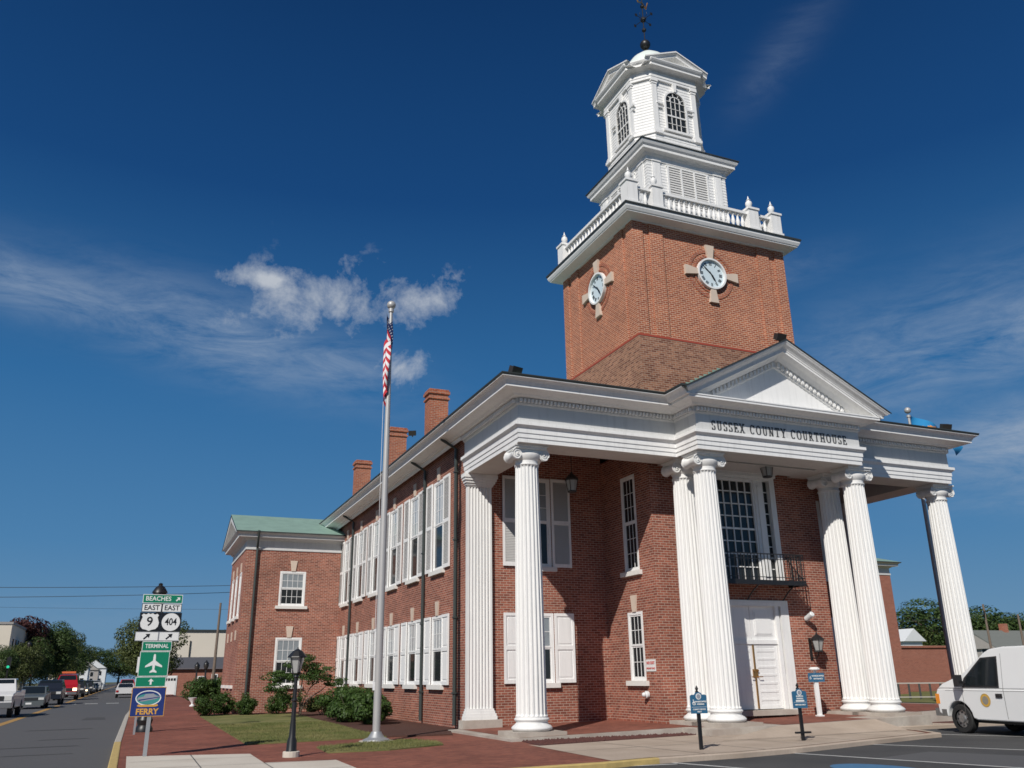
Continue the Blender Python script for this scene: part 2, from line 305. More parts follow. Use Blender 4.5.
# ------------------------------------------------------------------ mesh helpers
class MB:
    def __init__(self): self.v = []; self.f = []; self.m = []; self.mi = 0; self.T = None
    def add(self, vs, fs, mi=None):
        k = len(self.v)
        if self.T is not None: vs = [tuple(self.T @ Vector(p)) for p in vs]
        self.v += [tuple(p) for p in vs]; self.f += [tuple(i + k for i in f) for f in fs]
        self.m += [self.mi if mi is None else mi] * len(fs)
        return self
    def box(self, x0, x1, y0, y1, z0, z1, mi=None):
        return self.add([(x0, y0, z0), (x1, y0, z0), (x1, y1, z0), (x0, y1, z0), (x0, y0, z1), (x1, y0, z1), (x1, y1, z1), (x0, y1, z1)],
                 [(0, 3, 2, 1), (4, 5, 6, 7), (0, 1, 5, 4), (1, 2, 6, 5), (2, 3, 7, 6), (3, 0, 4, 7)], mi)
    def quad(self, a, b, c, d, mi=None): return self.add([a, b, c, d], [(0, 1, 2, 3)], mi)
    def prism(self, poly, z0, z1, mi=None):            # polygon in xy, extruded in z
        n = len(poly)
        return self.add([(x, y, z0) for x, y in poly] + [(x, y, z1) for x, y in poly],
                 [tuple(range(n))[::-1], tuple(range(n, 2 * n))] + [(i, (i + 1) % n, (i + 1) % n + n, i + n) for i in range(n)], mi)
    def xzprism(self, poly, y0, y1, mi=None):          # polygon in xz, extruded in y
        n = len(poly)
        return self.add([(x, y0, z) for x, z in poly] + [(x, y1, z) for x, z in poly],
                 [tuple(range(n)), tuple(range(n, 2 * n))[::-1]] + [(i, i + n, (i + 1) % n + n, (i + 1) % n) for i in range(n)], mi)
    def lathe(self, prof, cx=0, cy=0, n=24, mi=None, cap=True):
        vs = []; fs = []
        for r, z in prof:
            for i in range(n):
                a = 2 * math.pi * i / n; vs.append((cx + r * math.cos(a), cy + r * math.sin(a), z))
        for j in range(len(prof) - 1):
            for i in range(n):
                k = (i + 1) % n; fs.append((j * n + i, j * n + k, (j + 1) * n + k, (j + 1) * n + i))
        if cap: fs += [tuple(range(n))[::-1], tuple(range((len(prof) - 1) * n, len(prof) * n))]
        return self.add(vs, fs, mi)
    def tube(self, pts, r, n=8, mi=None, r2=None):
        pts = [Vector(p) for p in pts]; vs = []; fs = []; m = len(pts)
        for j, p in enumerate(pts):
            d = (pts[min(j + 1, m - 1)] - pts[max(j - 1, 0)]).normalized()
            a = d.cross(Vector((0, 0, 1)) if abs(d.z) < .9 else Vector((1, 0, 0))).normalized(); b = d.cross(a)
            rr = r if r2 is None else r + (r2 - r) * j / (m - 1)
            for i in range(n):
                t = 2 * math.pi * i / n; vs.append(p + a * rr * math.cos(t) + b * rr * math.sin(t))
        for j in range(m - 1):
            for i in range(n):
                k = (i + 1) % n; fs.append((j * n + i, j * n + k, (j + 1) * n + k, (j + 1) * n + i))
        fs += [tuple(range(n))[::-1], tuple(range((m - 1) * n, m * n))]
        return self.add(vs, fs, mi)
    def sphere(self, c, r, n=12, m=8, sz=1, mi=None):
        pr = [(max(r * math.sin(math.pi * j / m), 1e-4), -r * sz * math.cos(math.pi * j / m) + c[2]) for j in range(m + 1)]
        return self.lathe(pr, c[0], c[1], n, mi)
    def cyl_y(self, cx, cz, r, y0, y1, n=16, mi=None):
        return self.xzprism([(cx + r * math.cos(2 * math.pi * i / n), cz + r * math.sin(2 * math.pi * i / n)) for i in range(n)], y0, y1, mi)
    def ring_y(self, cx, cz, r0, r1, y0, y1, n=32, mi=None):
        vs = []; fs = []
        for i in range(n):
            a = 2 * math.pi * i / n; c, s = math.cos(a), math.sin(a)
            vs += [(cx + r0 * c, y0, cz + r0 * s), (cx + r1 * c, y0, cz + r1 * s), (cx + r1 * c, y1, cz + r1 * s), (cx + r0 * c, y1, cz + r0 * s)]
        for i in range(n):
            k = (i + 1) % n
            for q in range(4):
                w = (q + 1) % 4; fs.append((i * 4 + q, i * 4 + w, k * 4 + w, k * 4 + q))
        return self.add(vs, fs, mi)
    def sweep(self, path, prof, closed=False, mi=None):
        # profile points (outset, z); outward is to the right of travel; mitred corners
        n = len(path); offs = []
        P = [Vector(p) for p in path]
        def nrm(i, j): d = (P[j] - P[i]).normalized(); return Vector((d.y, -d.x))
        for i in range(n):
            if closed or 0 < i < n - 1:
                a = nrm((i - 1) % n, i); b = nrm(i, (i + 1) % n); s = a + b; offs.append(s / max(s.dot(a), .2))
            elif i == 0: offs.append(nrm(0, 1))
            else: offs.append(nrm(n - 2, n - 1))
        m = len(prof); vs = []; fs = []
        for i in range(n):
            for o, z in prof: vs.append((P[i].x + offs[i].x * o, P[i].y + offs[i].y * o, z))
        for i in range(n if closed else n - 1):
            k = (i + 1) % n
            for j in range(m - 1): fs.append((i * m + j, k * m + j, k * m + j + 1, i * m + j + 1))
        if not closed: fs += [tuple(range(m)), tuple(range((n - 1) * m, n * m))[::-1]]
        return self.add(vs, fs, mi)
    def dentils(self, path, o, z0, z1, w=.075, gap=.075, closed=False):
        P = [Vector(p) for p in path]; n = len(P)
        for i in range(n if closed else n - 1):
            a = P[i]; b = P[(i + 1) % n]; d = (b - a).normalized(); nn = Vector((d.y, -d.x)); Lg = (b - a).length
            k = int(Lg / (w + gap)); st = Lg / max(k, 1)
            for q in range(k):
                s = a + d * (q * st + .01) + nn * (o - .10); e = s + d * w; s2 = s + nn * .10; e2 = e + nn * .10
                self.add([(*s, z0), (*e, z0), (*e2, z0), (*s2, z0), (*s, z1), (*e, z1), (*e2, z1), (*s2, z1)],
                         [(0, 1, 2, 3), (0, 4, 5, 1), (1, 5, 6, 2), (2, 6, 7, 3), (3, 7, 4, 0)])
    def build(self, name, mats, parent=None, smooth=False, loc=None, rotz=None, bevel=0):
        me = bpy.data.meshes.new(name); me.from_pydata(self.v, [], self.f)
        if not isinstance(mats, (list, tuple)): mats = [mats]
        for x in mats: me.materials.append(MATS[x])
        if len(mats) > 1: me.polygons.foreach_set('material_index', self.m)
        if smooth: me.polygons.foreach_set('use_smooth', [True] * len(me.polygons))
        me.update()
        if smooth: me.set_sharp_from_angle(angle=R(35))
        o = bpy.data.objects.new(name, me); COL.objects.link(o)
        if bevel:
            bm = o.modifiers.new('edges', 'BEVEL'); bm.width = bevel; bm.segments = 3; bm.limit_method = 'ANGLE'; bm.angle_limit = R(20)
        if parent: o.parent = parent
        if loc is not None: o.location = loc
        if rotz is not None: o.rotation_euler = (0, 0, rotz)
        return o
def tag(o, label=None, cat=None, group=None, kind=None):
    if label: o['label'] = label
    if cat: o['category'] = cat
    if group: o['group'] = group
    if kind: o['kind'] = kind
    return o
def empty(name, loc=(0, 0, 0), rz=0.0, label=None, cat=None, group=None, parent=None):
    o = bpy.data.objects.new(name, None); COL.objects.link(o); o.location = loc; o.rotation_euler = (0, 0, rz)
    o.empty_display_size = .2
    if parent: o.parent = parent
    return tag(o, label, cat, group)
def copy_tree(o, parent=None, loc=None, rz=None):
    c = o.copy(); COL.objects.link(c); c.parent = parent
    if loc is not None: c.location = loc
    if rz is not None: c.rotation_euler = (0, 0, rz)
    for ch in list(o.children): copy_tree(ch, c)
    return c
def text(name, body, size, mtl, parent, loc, rot=(math.pi / 2, 0, 0), ext=.004, align='CENTER', sx=1.0, bold=0.0):
    cu = bpy.data.curves.new(name, 'FONT'); cu.body = body; cu.size = size; cu.extrude = ext; cu.align_x = align; cu.align_y = 'CENTER'
    cu.resolution_u = 3; cu.offset = bold
    to = bpy.data.objects.new(name, cu); COL.objects.link(to)
    dg = bpy.context.evaluated_depsgraph_get(); me = bpy.data.meshes.new_from_object(to.evaluated_get(dg))
    bpy.data.objects.remove(to); bpy.data.curves.remove(cu)
    me.materials.clear(); me.materials.append(MATS[mtl]); me.name = name
    o = bpy.data.objects.new(name, me); COL.objects.link(o); o.parent = parent; o.location = loc; o.rotation_euler = rot; o.scale = (sx, 1, 1)
    return o
def wall(mb, org, u, length, z0, z1, ops=(), depth=.14, mi=None):
    # wall in the vertical plane through org along unit u; outward = (uy, -ux); ops = (u0, u1, z0, z1) openings with reveals
    ux, uy = u; nx, ny = uy, -ux
    us = sorted({0, length, *[o[0] for o in ops], *[o[1] for o in ops]}); zs = sorted({z0, z1, *[o[2] for o in ops], *[o[3] for o in ops]})
    def p(a, z, d=0): return (org[0] + ux * a - nx * d, org[1] + uy * a - ny * d, z)
    for i in range(len(us) - 1):
        for j in range(len(zs) - 1):
            a, b, c, d = us[i], us[i + 1], zs[j], zs[j + 1]
            if any(o[0] - 1e-6 <= a and b <= o[1] + 1e-6 and o[2] - 1e-6 <= c and d <= o[3] + 1e-6 for o in ops): continue
            mb.quad(p(a, c), p(b, c), p(b, d), p(a, d), mi)
    for a, b, c, d in ops:
        mb.quad(p(a, c), p(a, c, depth), p(a, d, depth), p(a, d), mi); mb.quad(p(b, c), p(b, d), p(b, d, depth), p(b, c, depth), mi)
        mb.quad(p(a, c), p(b, c), p(b, c, depth), p(a, c, depth), mi); mb.quad(p(a, d), p(a, d, depth), p(b, d, depth), p(b, d), mi)
# ================================================================== SETTING: ground
def sheet(name, poly, z, m, kind='structure', th=None):
    b = MB()
    if th: b.prism(poly, z - th, z)
    else: b.add([(x, y, z) for x, y in poly], [tuple(range(len(poly)))])
    o = b.build(name, m); o['kind'] = kind; return o
sheet('ground', [(-900, -400), (900, -400), (900, 1500), (-900, 1500)], -.17, 'earth')
sheet('street', [(-20.3, -70), (-9.75, -70), (-9.75, 10), (-8.5, 60), (-8.5, 900), (-20.3, 900)], -.125, 'asphalt_road')
sheet('parking_lot', [(-9.75, -70), (70, -70), (70, -1.7), (9.3, -1.7), (8.8, -4.1), (3.4, -5.4), (-2, -5.9), (-9.75, -5.9)], -.085, 'asphalt_lot')
KERB_F = [(-8.3, -6.62), (-3.1, -6.49), (-1.6, -6.39), (-.35, -6.16), (1.64, -6.05), (3.36, -5.75), (5.69, -5.1), (8.0, -4.5), (8.9, -4.3), (9.35, -3.4), (9.6, -1.95), (60, -1.95)]
KERB_S = [(-8.55, 300), (-8.65, 60), (-9.45, 25), (-9.62, 5), (-9.62, -5.3), (-9.40, -6.0), (-8.95, -6.45), (-8.3, -6.62)]
edge = KERB_S + KERB_F[1:]
sheet('brick_pavement', edge[:-1] + [(16, -1.95), (16, 1.5), (-.2, 4), (-.2, 44), (-5.0, 66), (-5.0, 300)], 0.0, 'paver', th=.165)
sheet('concrete_pavement', [(-9.45, .08), (-7.03, -.74), (-7.04, -3.0), (-5.7, -3.16), (-5.73, -6.3), (-8.4, -6.42), (-9.1, -6.1), (-9.45, -5.5)], .006, 'concrete')
sheet('concrete_walk', [(-1.05, -1.9), (-1.28, -6.18), (-.35, -6.0), (1.64, -5.9), (3.36, -5.6), (5.69, -4.95), (8.0, -4.35), (8.8, -4.15), (9.2, -3.35), (9.45, -1.81), (15.9, -1.81), (15.9, -1.0), (11.6, -1.0), (4.0, -1.7), (4.9, -1.25), (-.9, -2.3)], .006, 'walk_concrete')
sheet('footpath', [(-8.4, 90), (-8.4, 300), (-6.2, 300), (-6.2, 90)], .006, 'walk_concrete')
def kerb(name, path, m):
    b = MB(); b.sweep(path[::-1], [(-.02, -.16), (-.14, -.16), (-.14, .0), (-.12, .018), (.0, .018), (.02, .012)])
    o = b.build(name, m); o['kind'] = 'structure'
def offp(path, o):
    n = len(path); P = [Vector(p) for p in path]; out = []
    for i in range(n):
        d = (P[min(i + 1, n - 1)] - P[max(i - 1, 0)]).normalized(); out.append(tuple(P[i] + Vector((d.y, -d.x)) * o))
    return out
kerb('kerb', [(-8.55, 300), (-8.65, 60), (-9.45, 25), (-9.62, 5.0)], 'kerb_concrete')
kerb('kerb', [(-9.62, 4.998), (-9.62, -5.3), (-9.40, -6.0), (-8.95, -6.45), (-8.3, -6.62), (-3.1, -6.49), (-1.6, -6.39), (-.35, -6.16)], 'kerb_yellow')
kerb('kerb', [(-.352, -6.16), (1.64, -6.05), (3.36, -5.75), (5.69, -5.1), (8.0, -4.5), (8.9, -4.3), (9.35, -3.4), (9.6, -1.95), (60, -1.95)], 'walk_concrete')
kerb('kerb', [(-20.25, -70), (-20.25, 500)], 'kerb_concrete')
sheet('pavement', [(-24.5, -70), (-20.25, -70), (-20.25, 500), (-24.5, 500)], 0.0, 'walk_concrete', th=.165)
b = MB()
def joint(a, c): strip(a, c, .02, .0095, mb=b)
def strip(a, c, w, z, mi=None, mb=None):
    a = Vector(a); c = Vector(c); d = (c - a).normalized(); n = Vector((d.y, -d.x)) * w / 2
    mb.quad((*(a + n), z), (*(c + n), z), (*(c - n), z), (*(a - n), z), mi)
for x, y0, y1 in ((-8.2, -.35, -6.3), (-7.04, -3.0, -6.3), (.6, -2.15, -5.95), (2.2, -1.9, -5.8), (3.8, -1.85, -5.5), (5.4, -1.8, -5.0), (7.0, -1.8, -4.6), (8.4, -1.8, -4.2)): joint((x, y0), (x + (.35 if x > 0 else 0), y1))
joint((-9.4, -1.5), (-7.05, -1.5)); joint((-9.4, -3.0), (-5.75, -3.2)); joint((-9.4, -4.6), (-5.75, -4.7)); joint((-1.15, -4.0), (8.9, -3.2))
o = b.build('pavement_joint', 'gutter_dark'); o['kind'] = 'structure'
# lawns and beds
sheet('lawn', [(-6.78, 1.95), (-3.15, 2.55), (-3.15, 5.5), (-3.0, 9), (-2.6, 20.8), (-6.6, 20.8)], .03, 'grass', th=.03)
sheet('lawn', [(-5.45, .15), (-4.0, .95), (-2.91, 1.15), (-2.55, .2), (-2.72, -.85), (-4.2, -1.6), (-5.53, -1.55)], .025, 'grass', th=.025)
sheet('flower_bed', [(-3.15, 2.5), (-1.4, 2.3), (-.9, 3.9), (-.45, 4.3), (-.45, 21.9), (-6.4, 21.9), (-6.6, 20.8), (-2.6, 20.8), (-3.0, 9), (-3.15, 5.5)], .04, 'mulch', th=.04)
sheet('flower_bed', [(-.95, -2.3), (5.0, -1.22), (4.2, -.89), (-.75, -.89)], .02, 'gravel_red', th=.02)
sheet('flower_bed', [(12.2, -1.05), (15.6, -1.05), (15.6, -1.6), (12.6, -1.6)], .02, 'gravel_red', th=.02)
# portico platform
b = MB()
PLAT = [(-1.02, 3.77), (-1.02, -.88), (3.85, -.88), (3.85, -2.05), (11.38, -2.05), (11.38, -1.0), (16.25, -1.0), (16.25, 3.77)]
n_ = len(PLAT); pz = lambda x: .075 + .018 * x
b.add([(x, y, -.05) for x, y in PLAT] + [(x, y, pz(x)) for x, y in PLAT], [tuple(range(n_, 2 * n_))] + [(i, (i + 1) % n_, (i + 1) % n_ + n_, i + n_) for i in range(n_)])
o = b.build('portico_platform', 'platform_concrete'); o['kind'] = 'structure'
sheet('portico_paving', [(-.72, 3.76), (-.72, -.68), (4.2, -.68), (4.2, -1.0), (6.2, -1.0), (6.2, -2.0), (9.2, -2.0), (9.2, -1.0), (11.0, -1.0), (11.0, -.68), (15.95, -.68), (15.95, 3.76)], .290, 'paver')
for v_ in bpy.data.objects['portico_paving'].data.vertices: v_.co.z = .080 + .018 * v_.co.x
b = MB()
b.add([(5.9, -2.052, .175), (9.3, -2.052, .235), (9.3, -3.1, .010), (3.2, -3.4, .010), (9.3, -2.052, 0), (5.9, -2.052, 0)], [(0, 3, 2, 1), (1, 2, 4), (0, 5, 3)])
o = b.build('ramp', 'walk_concrete'); o['kind'] = 'structure'
sheet('asphalt_patch', [(3.6, -7.6), (5.6, -7.1), (6.6, -9.4), (4.3, -10.2)], -.0815, 'asphalt_road')
for k_, (x_, y_, w_, l_) in enumerate(((-12.2, 3.4, 1.6, .25), (-12.6, 6.2, 2.0, .3), (-11.9, 9.5, 1.4, .3), (-12.8, 15.5, 2.2, .5), (-11.4, 24, 1.0, 3.0))): sheet('asphalt_patch', [(x_, y_), (x_ + w_, y_ + .1), (x_ + w_ - .1, y_ + l_), (x_ + .1, y_ + l_ - .05)], -.1215, 'asphalt_lot')
# painted markings
def strip(a, c, w, z, mi=None, mb=None):
    a = Vector(a); c = Vector(c); d = (c - a).normalized(); n = Vector((d.y, -d.x)) * w / 2
    mb.quad((*(a + n), z), (*(c + n), z), (*(c - n), z), (*(a - n), z), mi)
b = MB()
LINE_LIST = [((-.06, -6.2), (.9, -9.2)), ((2.96, -5.4), (4.5, -10.6)), ((5.93, -4.96), (8.6, -10.2)), ((9.75, -3.75), (12.6, -9.2)), ((13.0, -3.0), (16, -8.6)), ((16.4, -3.0), (19.4, -8.6)), ((-1.41, -6.33), (-.1, -6.52))]
for a, c in LINE_LIST:
    strip(a, c, .11, -.080, mb=b)
for k in range(6): strip((-18.6 + k * 1.5, 56.3), (-18.6 + k * 1.5 + .9, 56.3), 1.3, -.120, mb=b)
o = b.build('white_road_marking', 'road_white'); o['kind'] = 'structure'
b = MB()
strip((-14.6, -60), (-14.6, 15), .14, -.120, mb=b); strip((-14.3, 20), (-14.2, 53), .34, -.120, mb=b); strip((-14.2, 62), (-14.2, 400), .34, -.120, mb=b)
o = b.build('yellow_road_marking', 'road_yellow'); o['kind'] = 'structure'
b = MB(); b.add([(2.3 + .62 * math.cos(t * math.pi / 12) , -9.0 + .95 * math.sin(t * math.pi / 12), -.080) for t in range(24)], [tuple(range(24))])
o = b.build('blue_road_marking', 'road_blue'); o['kind'] = 'structure'

# ================================================================== COURTHOUSE
CH = empty('courthouse', (0, 0, 0), 0, 'red brick courthouse with white columned portico and tall clock tower topped by white belfry', 'courthouse')
XC = 7.613; XL, XR, YF, YC = -.546, 15.773, -.546, -1.626
BX0, BX1, BY = 4.38, 10.847, .771; WX0, WX1, WY = -.45, 15.68, 3.773
ZA = 7.545
LW = [6.6 + 2.84 * i for i in range(6)]                 # window centres down the long left wall
OPW, LO, HI = 1.15, (1.25, 3.40), (4.88, 7.95)
b = MB()
ops = []
for yc in LW:
    for z0, z1 in (LO, HI): ops.append((30 - yc - OPW / 2, 30 - yc + OPW / 2, z0, z1))
wall(b, (WX0, 30), (0, -1), 30 - WY, 0, 8.95, ops)
FO = []
for xc in (1.93, 15.23 - 1.93):
    for z0, z1 in ((1.27, 3.33), (4.75, 7.62)): FO.append((xc, z0, z1))
wall(b, (WX0, WY), (1, 0), BX0 - WX0, 0, 8.76, [(x - .5 - WX0, x + .5 - WX0, a, c) for x, a, c in FO[:2]])
wall(b, (BX1, WY), (1, 0), WX1 - BX1, 0, 8.76, [(x - .5 - BX1, x + .5 - BX1, a, c) for x, a, c in FO[2:]])
SIDE_Y, SIDE_W = 2.06, .86
so = [(WY - SIDE_Y - SIDE_W / 2, WY - SIDE_Y + SIDE_W / 2, z0, z1) for z0, z1 in ((1.3, 3.28), (4.5, 7.5))]
wall(b, (BX0, WY), (0, -1), WY - BY, 0, 8.76, so)
wall(b, (BX1, BY), (0, 1), WY - BY, 0, 8.76)
DOOR = (6.09, 9.14, .285, 3.56); UPW = (6.07, 9.14, 4.22, 7.60)
wall(b, (BX0, BY), (1, 0), BX1 - BX0, 0, 8.76, [(DOOR[0] - BX0, DOOR[1] - BX0, DOOR[2], DOOR[3]), (UPW[0] - BX0, UPW[1] - BX0, UPW[2], UPW[3])], depth=.2)
wall(b, (WX1, WY), (0, 1), 30 - WY, 0, 8.95)
wall(b, (WX1, 30), (-1, 0), WX1 - WX0, 0, 8.95)
b.build('wall', 'brick', CH)
# left rear wing and right rear wing
WG = (-5.12, -.45, 22.0, 28.6)
b = MB()
wops = [(-2.82 - .62 - WG[0], -2.82 + .62 - WG[0], 4.83, 6.47), (-2.82 - .62 - WG[0], -2.82 + .62 - WG[0], 1.2, 3.36)]
WOPS = wops
wall(b, (WG[0], WG[2]), (1, 0), WG[1] - WG[0], 0, 7.47, wops)
lops = [(28.6 - y - .42, 28.6 - y + .42, z0, z1) for y in (23.5, 25.3, 27.1) for z0, z1 in ((4.4, 6.5),)]
wall(b, (WG[0], WG[3]), (0, -1), WG[3] - WG[2], 0, 7.47, lops)
wall(b, (WG[1], WG[3]), (-1, 0), WG[1] - WG[0], 0, 7.47)
b.build('wing_wall', 'brick', CH)
b = MB(); RG = (15.68, 36.3, 22.0, 29.0)
wall(b, (RG[0], RG[2]), (1, 0), RG[1] - RG[0], 0, 7.47); wall(b, (RG[1], RG[2]), (0, 1), 7, 0, 7.47); wall(b, (RG[1], RG[3]), (-1, 0), RG[1] - RG[0], 0, 7.47)
b.build('wing_wall', 'annex_brick', CH)
# ------------------------------------------------------------------ windows
def sash_window(w, h, cols, rows, lower='glass_dark', upper='glass_blind', shutters=None, sw=.68, key=True, screen=True, sill=True, keyh=.46, split=.5):
    b = MB(); cw = .085
    b.box(-w / 2, -w / 2 + cw, -.012, .12, 0, h); b.box(w / 2 - cw, w / 2, -.012, .12, 0, h); b.box(-w / 2 + cw, w / 2 - cw, -.012, .12, h - cw, h); b.box(-w / 2 + cw, w / 2 - cw, .0, .12, 0, .06)
    zm = h * split; x0, x1 = -w / 2 + cw, w / 2 - cw
    for (za, zb, y) in ((.06, zm, .022), (zm, h - cw, .004)):
        b.box(x0, x0 + .045, y, y + .04, za, zb); b.box(x1 - .045, x1, y, y + .04, za, zb)
        b.box(x0 + .045, x1 - .045, y, y + .04, zb - .045, zb); b.box(x0 + .045, x1 - .045, y, y + .04, za, za + .055)
        for i in range(1, cols):
            x = x0 + .045 + (x1 - x0 - .09) * i / cols; b.box(x - .009, x + .009, y + .012, y + .034, za + .055, zb - .045)
        for i in range(1, rows):
            z = za + .055 + (zb - za - .1) * i / rows; b.box(x0 + .045, x1 - .045, y + .014, y + .031, z - .009, z + .009)
    win = b.build('window', 'white_paint', CH)
    g = MB(); yg = .030 if screen else .046; g.quad((x0 + .04, yg, .10), (x1 - .04, yg, .10), (x1 - .04, yg, zm - .04), (x0 + .04, yg, zm - .04), 0); g.quad((x0, .026, zm), (x1, .026, zm), (x1, .026, h - cw), (x0, .026, h - cw), 1)
    g.build('pane', [lower, upper], win)
    if sill:
        s = MB(); s.box(-w / 2 - .14, w / 2 + .14, -.12, .11, -.14, -.002); s.build('sill', 'sill_stone', win)
    if key:
        k = MB(); k.xzprism([(-.10, h + .004), (.10, h + .004), (.17, h + keyh), (-.17, h + keyh)], -.045, .05); k.build('keystone', 'stone', win)
    if shutters:
        for s in (-1, 1):
            xa = s * (w / 2 + .02); xb = s * (w / 2 + .02 + sw); a, c = min(xa, xb), max(xa, xb)
            f = MB(); f.box(a, a + .075, -.07, -.025, 0, h); f.box(c - .075, c, -.07, -.025, 0, h)
            mid = h * .5
            for za, zb in ((0, .11), (mid - .06, mid + .06), (h - .09, h)): f.box(a + .075, c - .075, -.07, -.025, za, zb)
            for za, zb in ((.11, mid - .06), (mid + .06, h - .09)):
                if shutters == 'panel':
                    f.box(a + .075, c - .075, -.045, -.03, za, zb, 1); f.box(a + .13, c - .13, -.058, -.044, za + .06, zb - .06, 1)
                else:
                    n = int((zb - za) / .05)
                    for i in range(n):
                        z = za + (zb - za) * i / n; q = (zb - za) / n
                        f.quad((a + .075, -.062, z), (c - .075, -.062, z), (c - .075, -.032, z + q * 1.1), (a + .075, -.032, z + q * 1.1), 1)
            f.build('shutter', ['white_paint', 'shutter_louver' if shutters != 'panel' else 'white_paint'], win)
    return win
RL = -math.pi / 2
w_hi = sash_window(OPW, HI[1] - HI[0], 3, 3, shutters='louver')
w_lo = sash_window(OPW, LO[1] - LO[0], 3, 2, shutters='panel')
for i, yc in enumerate(LW):
    for src, z in ((w_hi, HI[0]), (w_lo, LO[0])):
        o = src if i == 0 else copy_tree(src, CH)
        o.location = (WX0, yc, z); o.rotation_euler = (0, 0, RL)
for k in range(2):
    lo, hi = FO[k * 2], FO[k * 2 + 1]
    if k == 0:
        fl = sash_window(1.0, lo[2] - lo[1], 3, 2, shutters='panel', upper='glass_pale', key=False); fh = sash_window(1.0, hi[2] - hi[1], 3, 3, shutters='louver', upper='glass_pale', key=False)
    else: fl, fh = copy_tree(fl, CH), copy_tree(fh, CH)
    fl.location = (lo[0], WY, lo[1]); fh.location = (hi[0], WY, hi[1])
nl = sash_window(SIDE_W, 1.98, 3, 2, upper='glass_dark', keyh=.5, screen=False); nl.location = (BX0, SIDE_Y, 1.3); nl.rotation_euler = (0, 0, RL)
nh = sash_window(SIDE_W, 3.0, 3, 3, upper='glass_dark', key=False, screen=False); nh.location = (BX0, SIDE_Y, 4.5); nh.rotation_euler = (0, 0, RL)
for k, (z0, z1) in enumerate(((4.83, 6.47), (1.2, 3.36))):
    o = sash_window(1.24, z1 - z0, 4, 2, upper='glass_pale', keyh=.52, screen=False); o.location = (-2.82, WG[2], z0)
sw0 = None
for y in (23.5, 25.3, 27.1):
    if sw0 is None: sw0 = sash_window(.84, 2.1, 2, 3)
    else: sw0 = copy_tree(sw0, CH)
    sw0.location = (WG[0], y, 4.4); sw0.rotation_euler = (0, 0, RL)
    k = MB(); k.xzprism([(-.10, 3.3), (.10, 3.3), (.16, 3.75), (-.16, 3.75)], -.045, .02); o = k.build('keystone', 'stone', CH, loc=(WG[0], y, 0), rotz=RL)
    k = MB(); k.box(-.55, .55, -.1, .02, 1.1, 1.24); o = k.build('sill', 'sill_stone', CH, loc=(WG[0], y, 0), rotz=RL)
# ------------------------------------------------------------------ entrance
def entrance():
    XD = 7.72
    x0, x1, z0, z1 = DOOR; y = BY
    b = MB()
    b.box(x0, x0 + .30, y - .03, y + .19, z0, z1); b.box(x1 - .30, x1, y - .03, y + .19, z0, z1)
    b.box(x0 + .3, x1 - .3, y - .03, y + .19, z1 - .14, z1); b.box(x0 + .02, x1 - .02, y - .05, y - .031, z1 - .05, z1 + .03)
    for s in (-1, 1):                                    # pilaster between leaf and sidelight, sidelight apron
        xa = XD + s * .93; b.box(min(xa, xa + s * .13), max(xa, xa + s * .13), y + .0, y + .19, z0 + .15, z1 - .14)
        xb = XD + s * 1.06; xe = XD + s * 1.215
        b.box(min(xb, xe), max(xb, xe), y + .06, y + .19, z0 + .15, 1.42); b.box(min(xb, xe), max(xb, xe), y + .06, y + .19, 3.34, z1 - .14)
        for k in range(1, 5):
            z = 1.42 + k * (3.34 - 1.42) / 5; b.box(min(xb, xe), max(xb, xe), y + .09, y + .12, z - .015, z + .015)
    b.box(XD - .93, XD + .93, y + .05, y + .19, 2.30, 2.42)
    for s in (-1, 1):
        xa, xb = XD + s * .01, XD + s * .93; a, c = min(xa, xb), max(xa, xb)
        b.box(a, c, y + .10, y + .19, 2.42, z1 - .14); b.box(a + .12, c - .12, y + .085, y + .101, 2.55, z1 - .26); b.box(a + .17, c - .17, y + .07, y + .086, 2.60, z1 - .31)
    e = b.build('door_surround', 'white_paint', CH)
    g = MB()
    for s in (-1, 1):
        xb, xe = XD + s * 1.06, XD + s * 1.215; g.box(min(xb, xe), max(xb, xe), y + .12, y + .14, 1.42, 3.34)
    g.build('pane', 'glass_dark', e)
    st = MB(); st.box(x0 + .3, x1 - .3, y - .28, y + .19, .286, .43); st.build('door_step', 'platform_concrete', e)
    for s in (-1, 1):
        d = MB(); a, c = (XD + .012, XD + .92) if s > 0 else (XD - .92, XD - .012); ya = y + .09
        d.box(a, c, ya + .012, ya + .06, .45, 2.295); d.box(a, a + .12, ya, ya + .012, .45, 2.295); d.box(c - .12, c, ya, ya + .012, .45, 2.295)
        for k in range(8):
            za = .45 + k * .232; d.box(a + .12, c - .12, ya, ya + .012, za, za + (.10 if k in (0, 7) else .06))
        d.box(a + .12, c - .12, ya, ya + .012, 2.22, 2.295)
        dd = d.build('door', 'white_paint', CH)
        h = MB(); xh = XD + s * .07; h.box(xh - .025, xh + .025, ya - .02, ya, 1.34, 1.58); h.tube([(xh, ya - .02, 1.36), (xh, ya - .09, 1.36), (xh + s * .13, ya - .09, 1.36)], .014); h.sphere((xh, ya - .05, 1.54), .03, 8, 6)
        h.build('door_handle', 'brass', dd)
    k = MB(); k.box(XD - .03, XD + .03, y + .07, y + .10, .47, 2.28); k.build('astragal', 'brass', CH)
entrance()
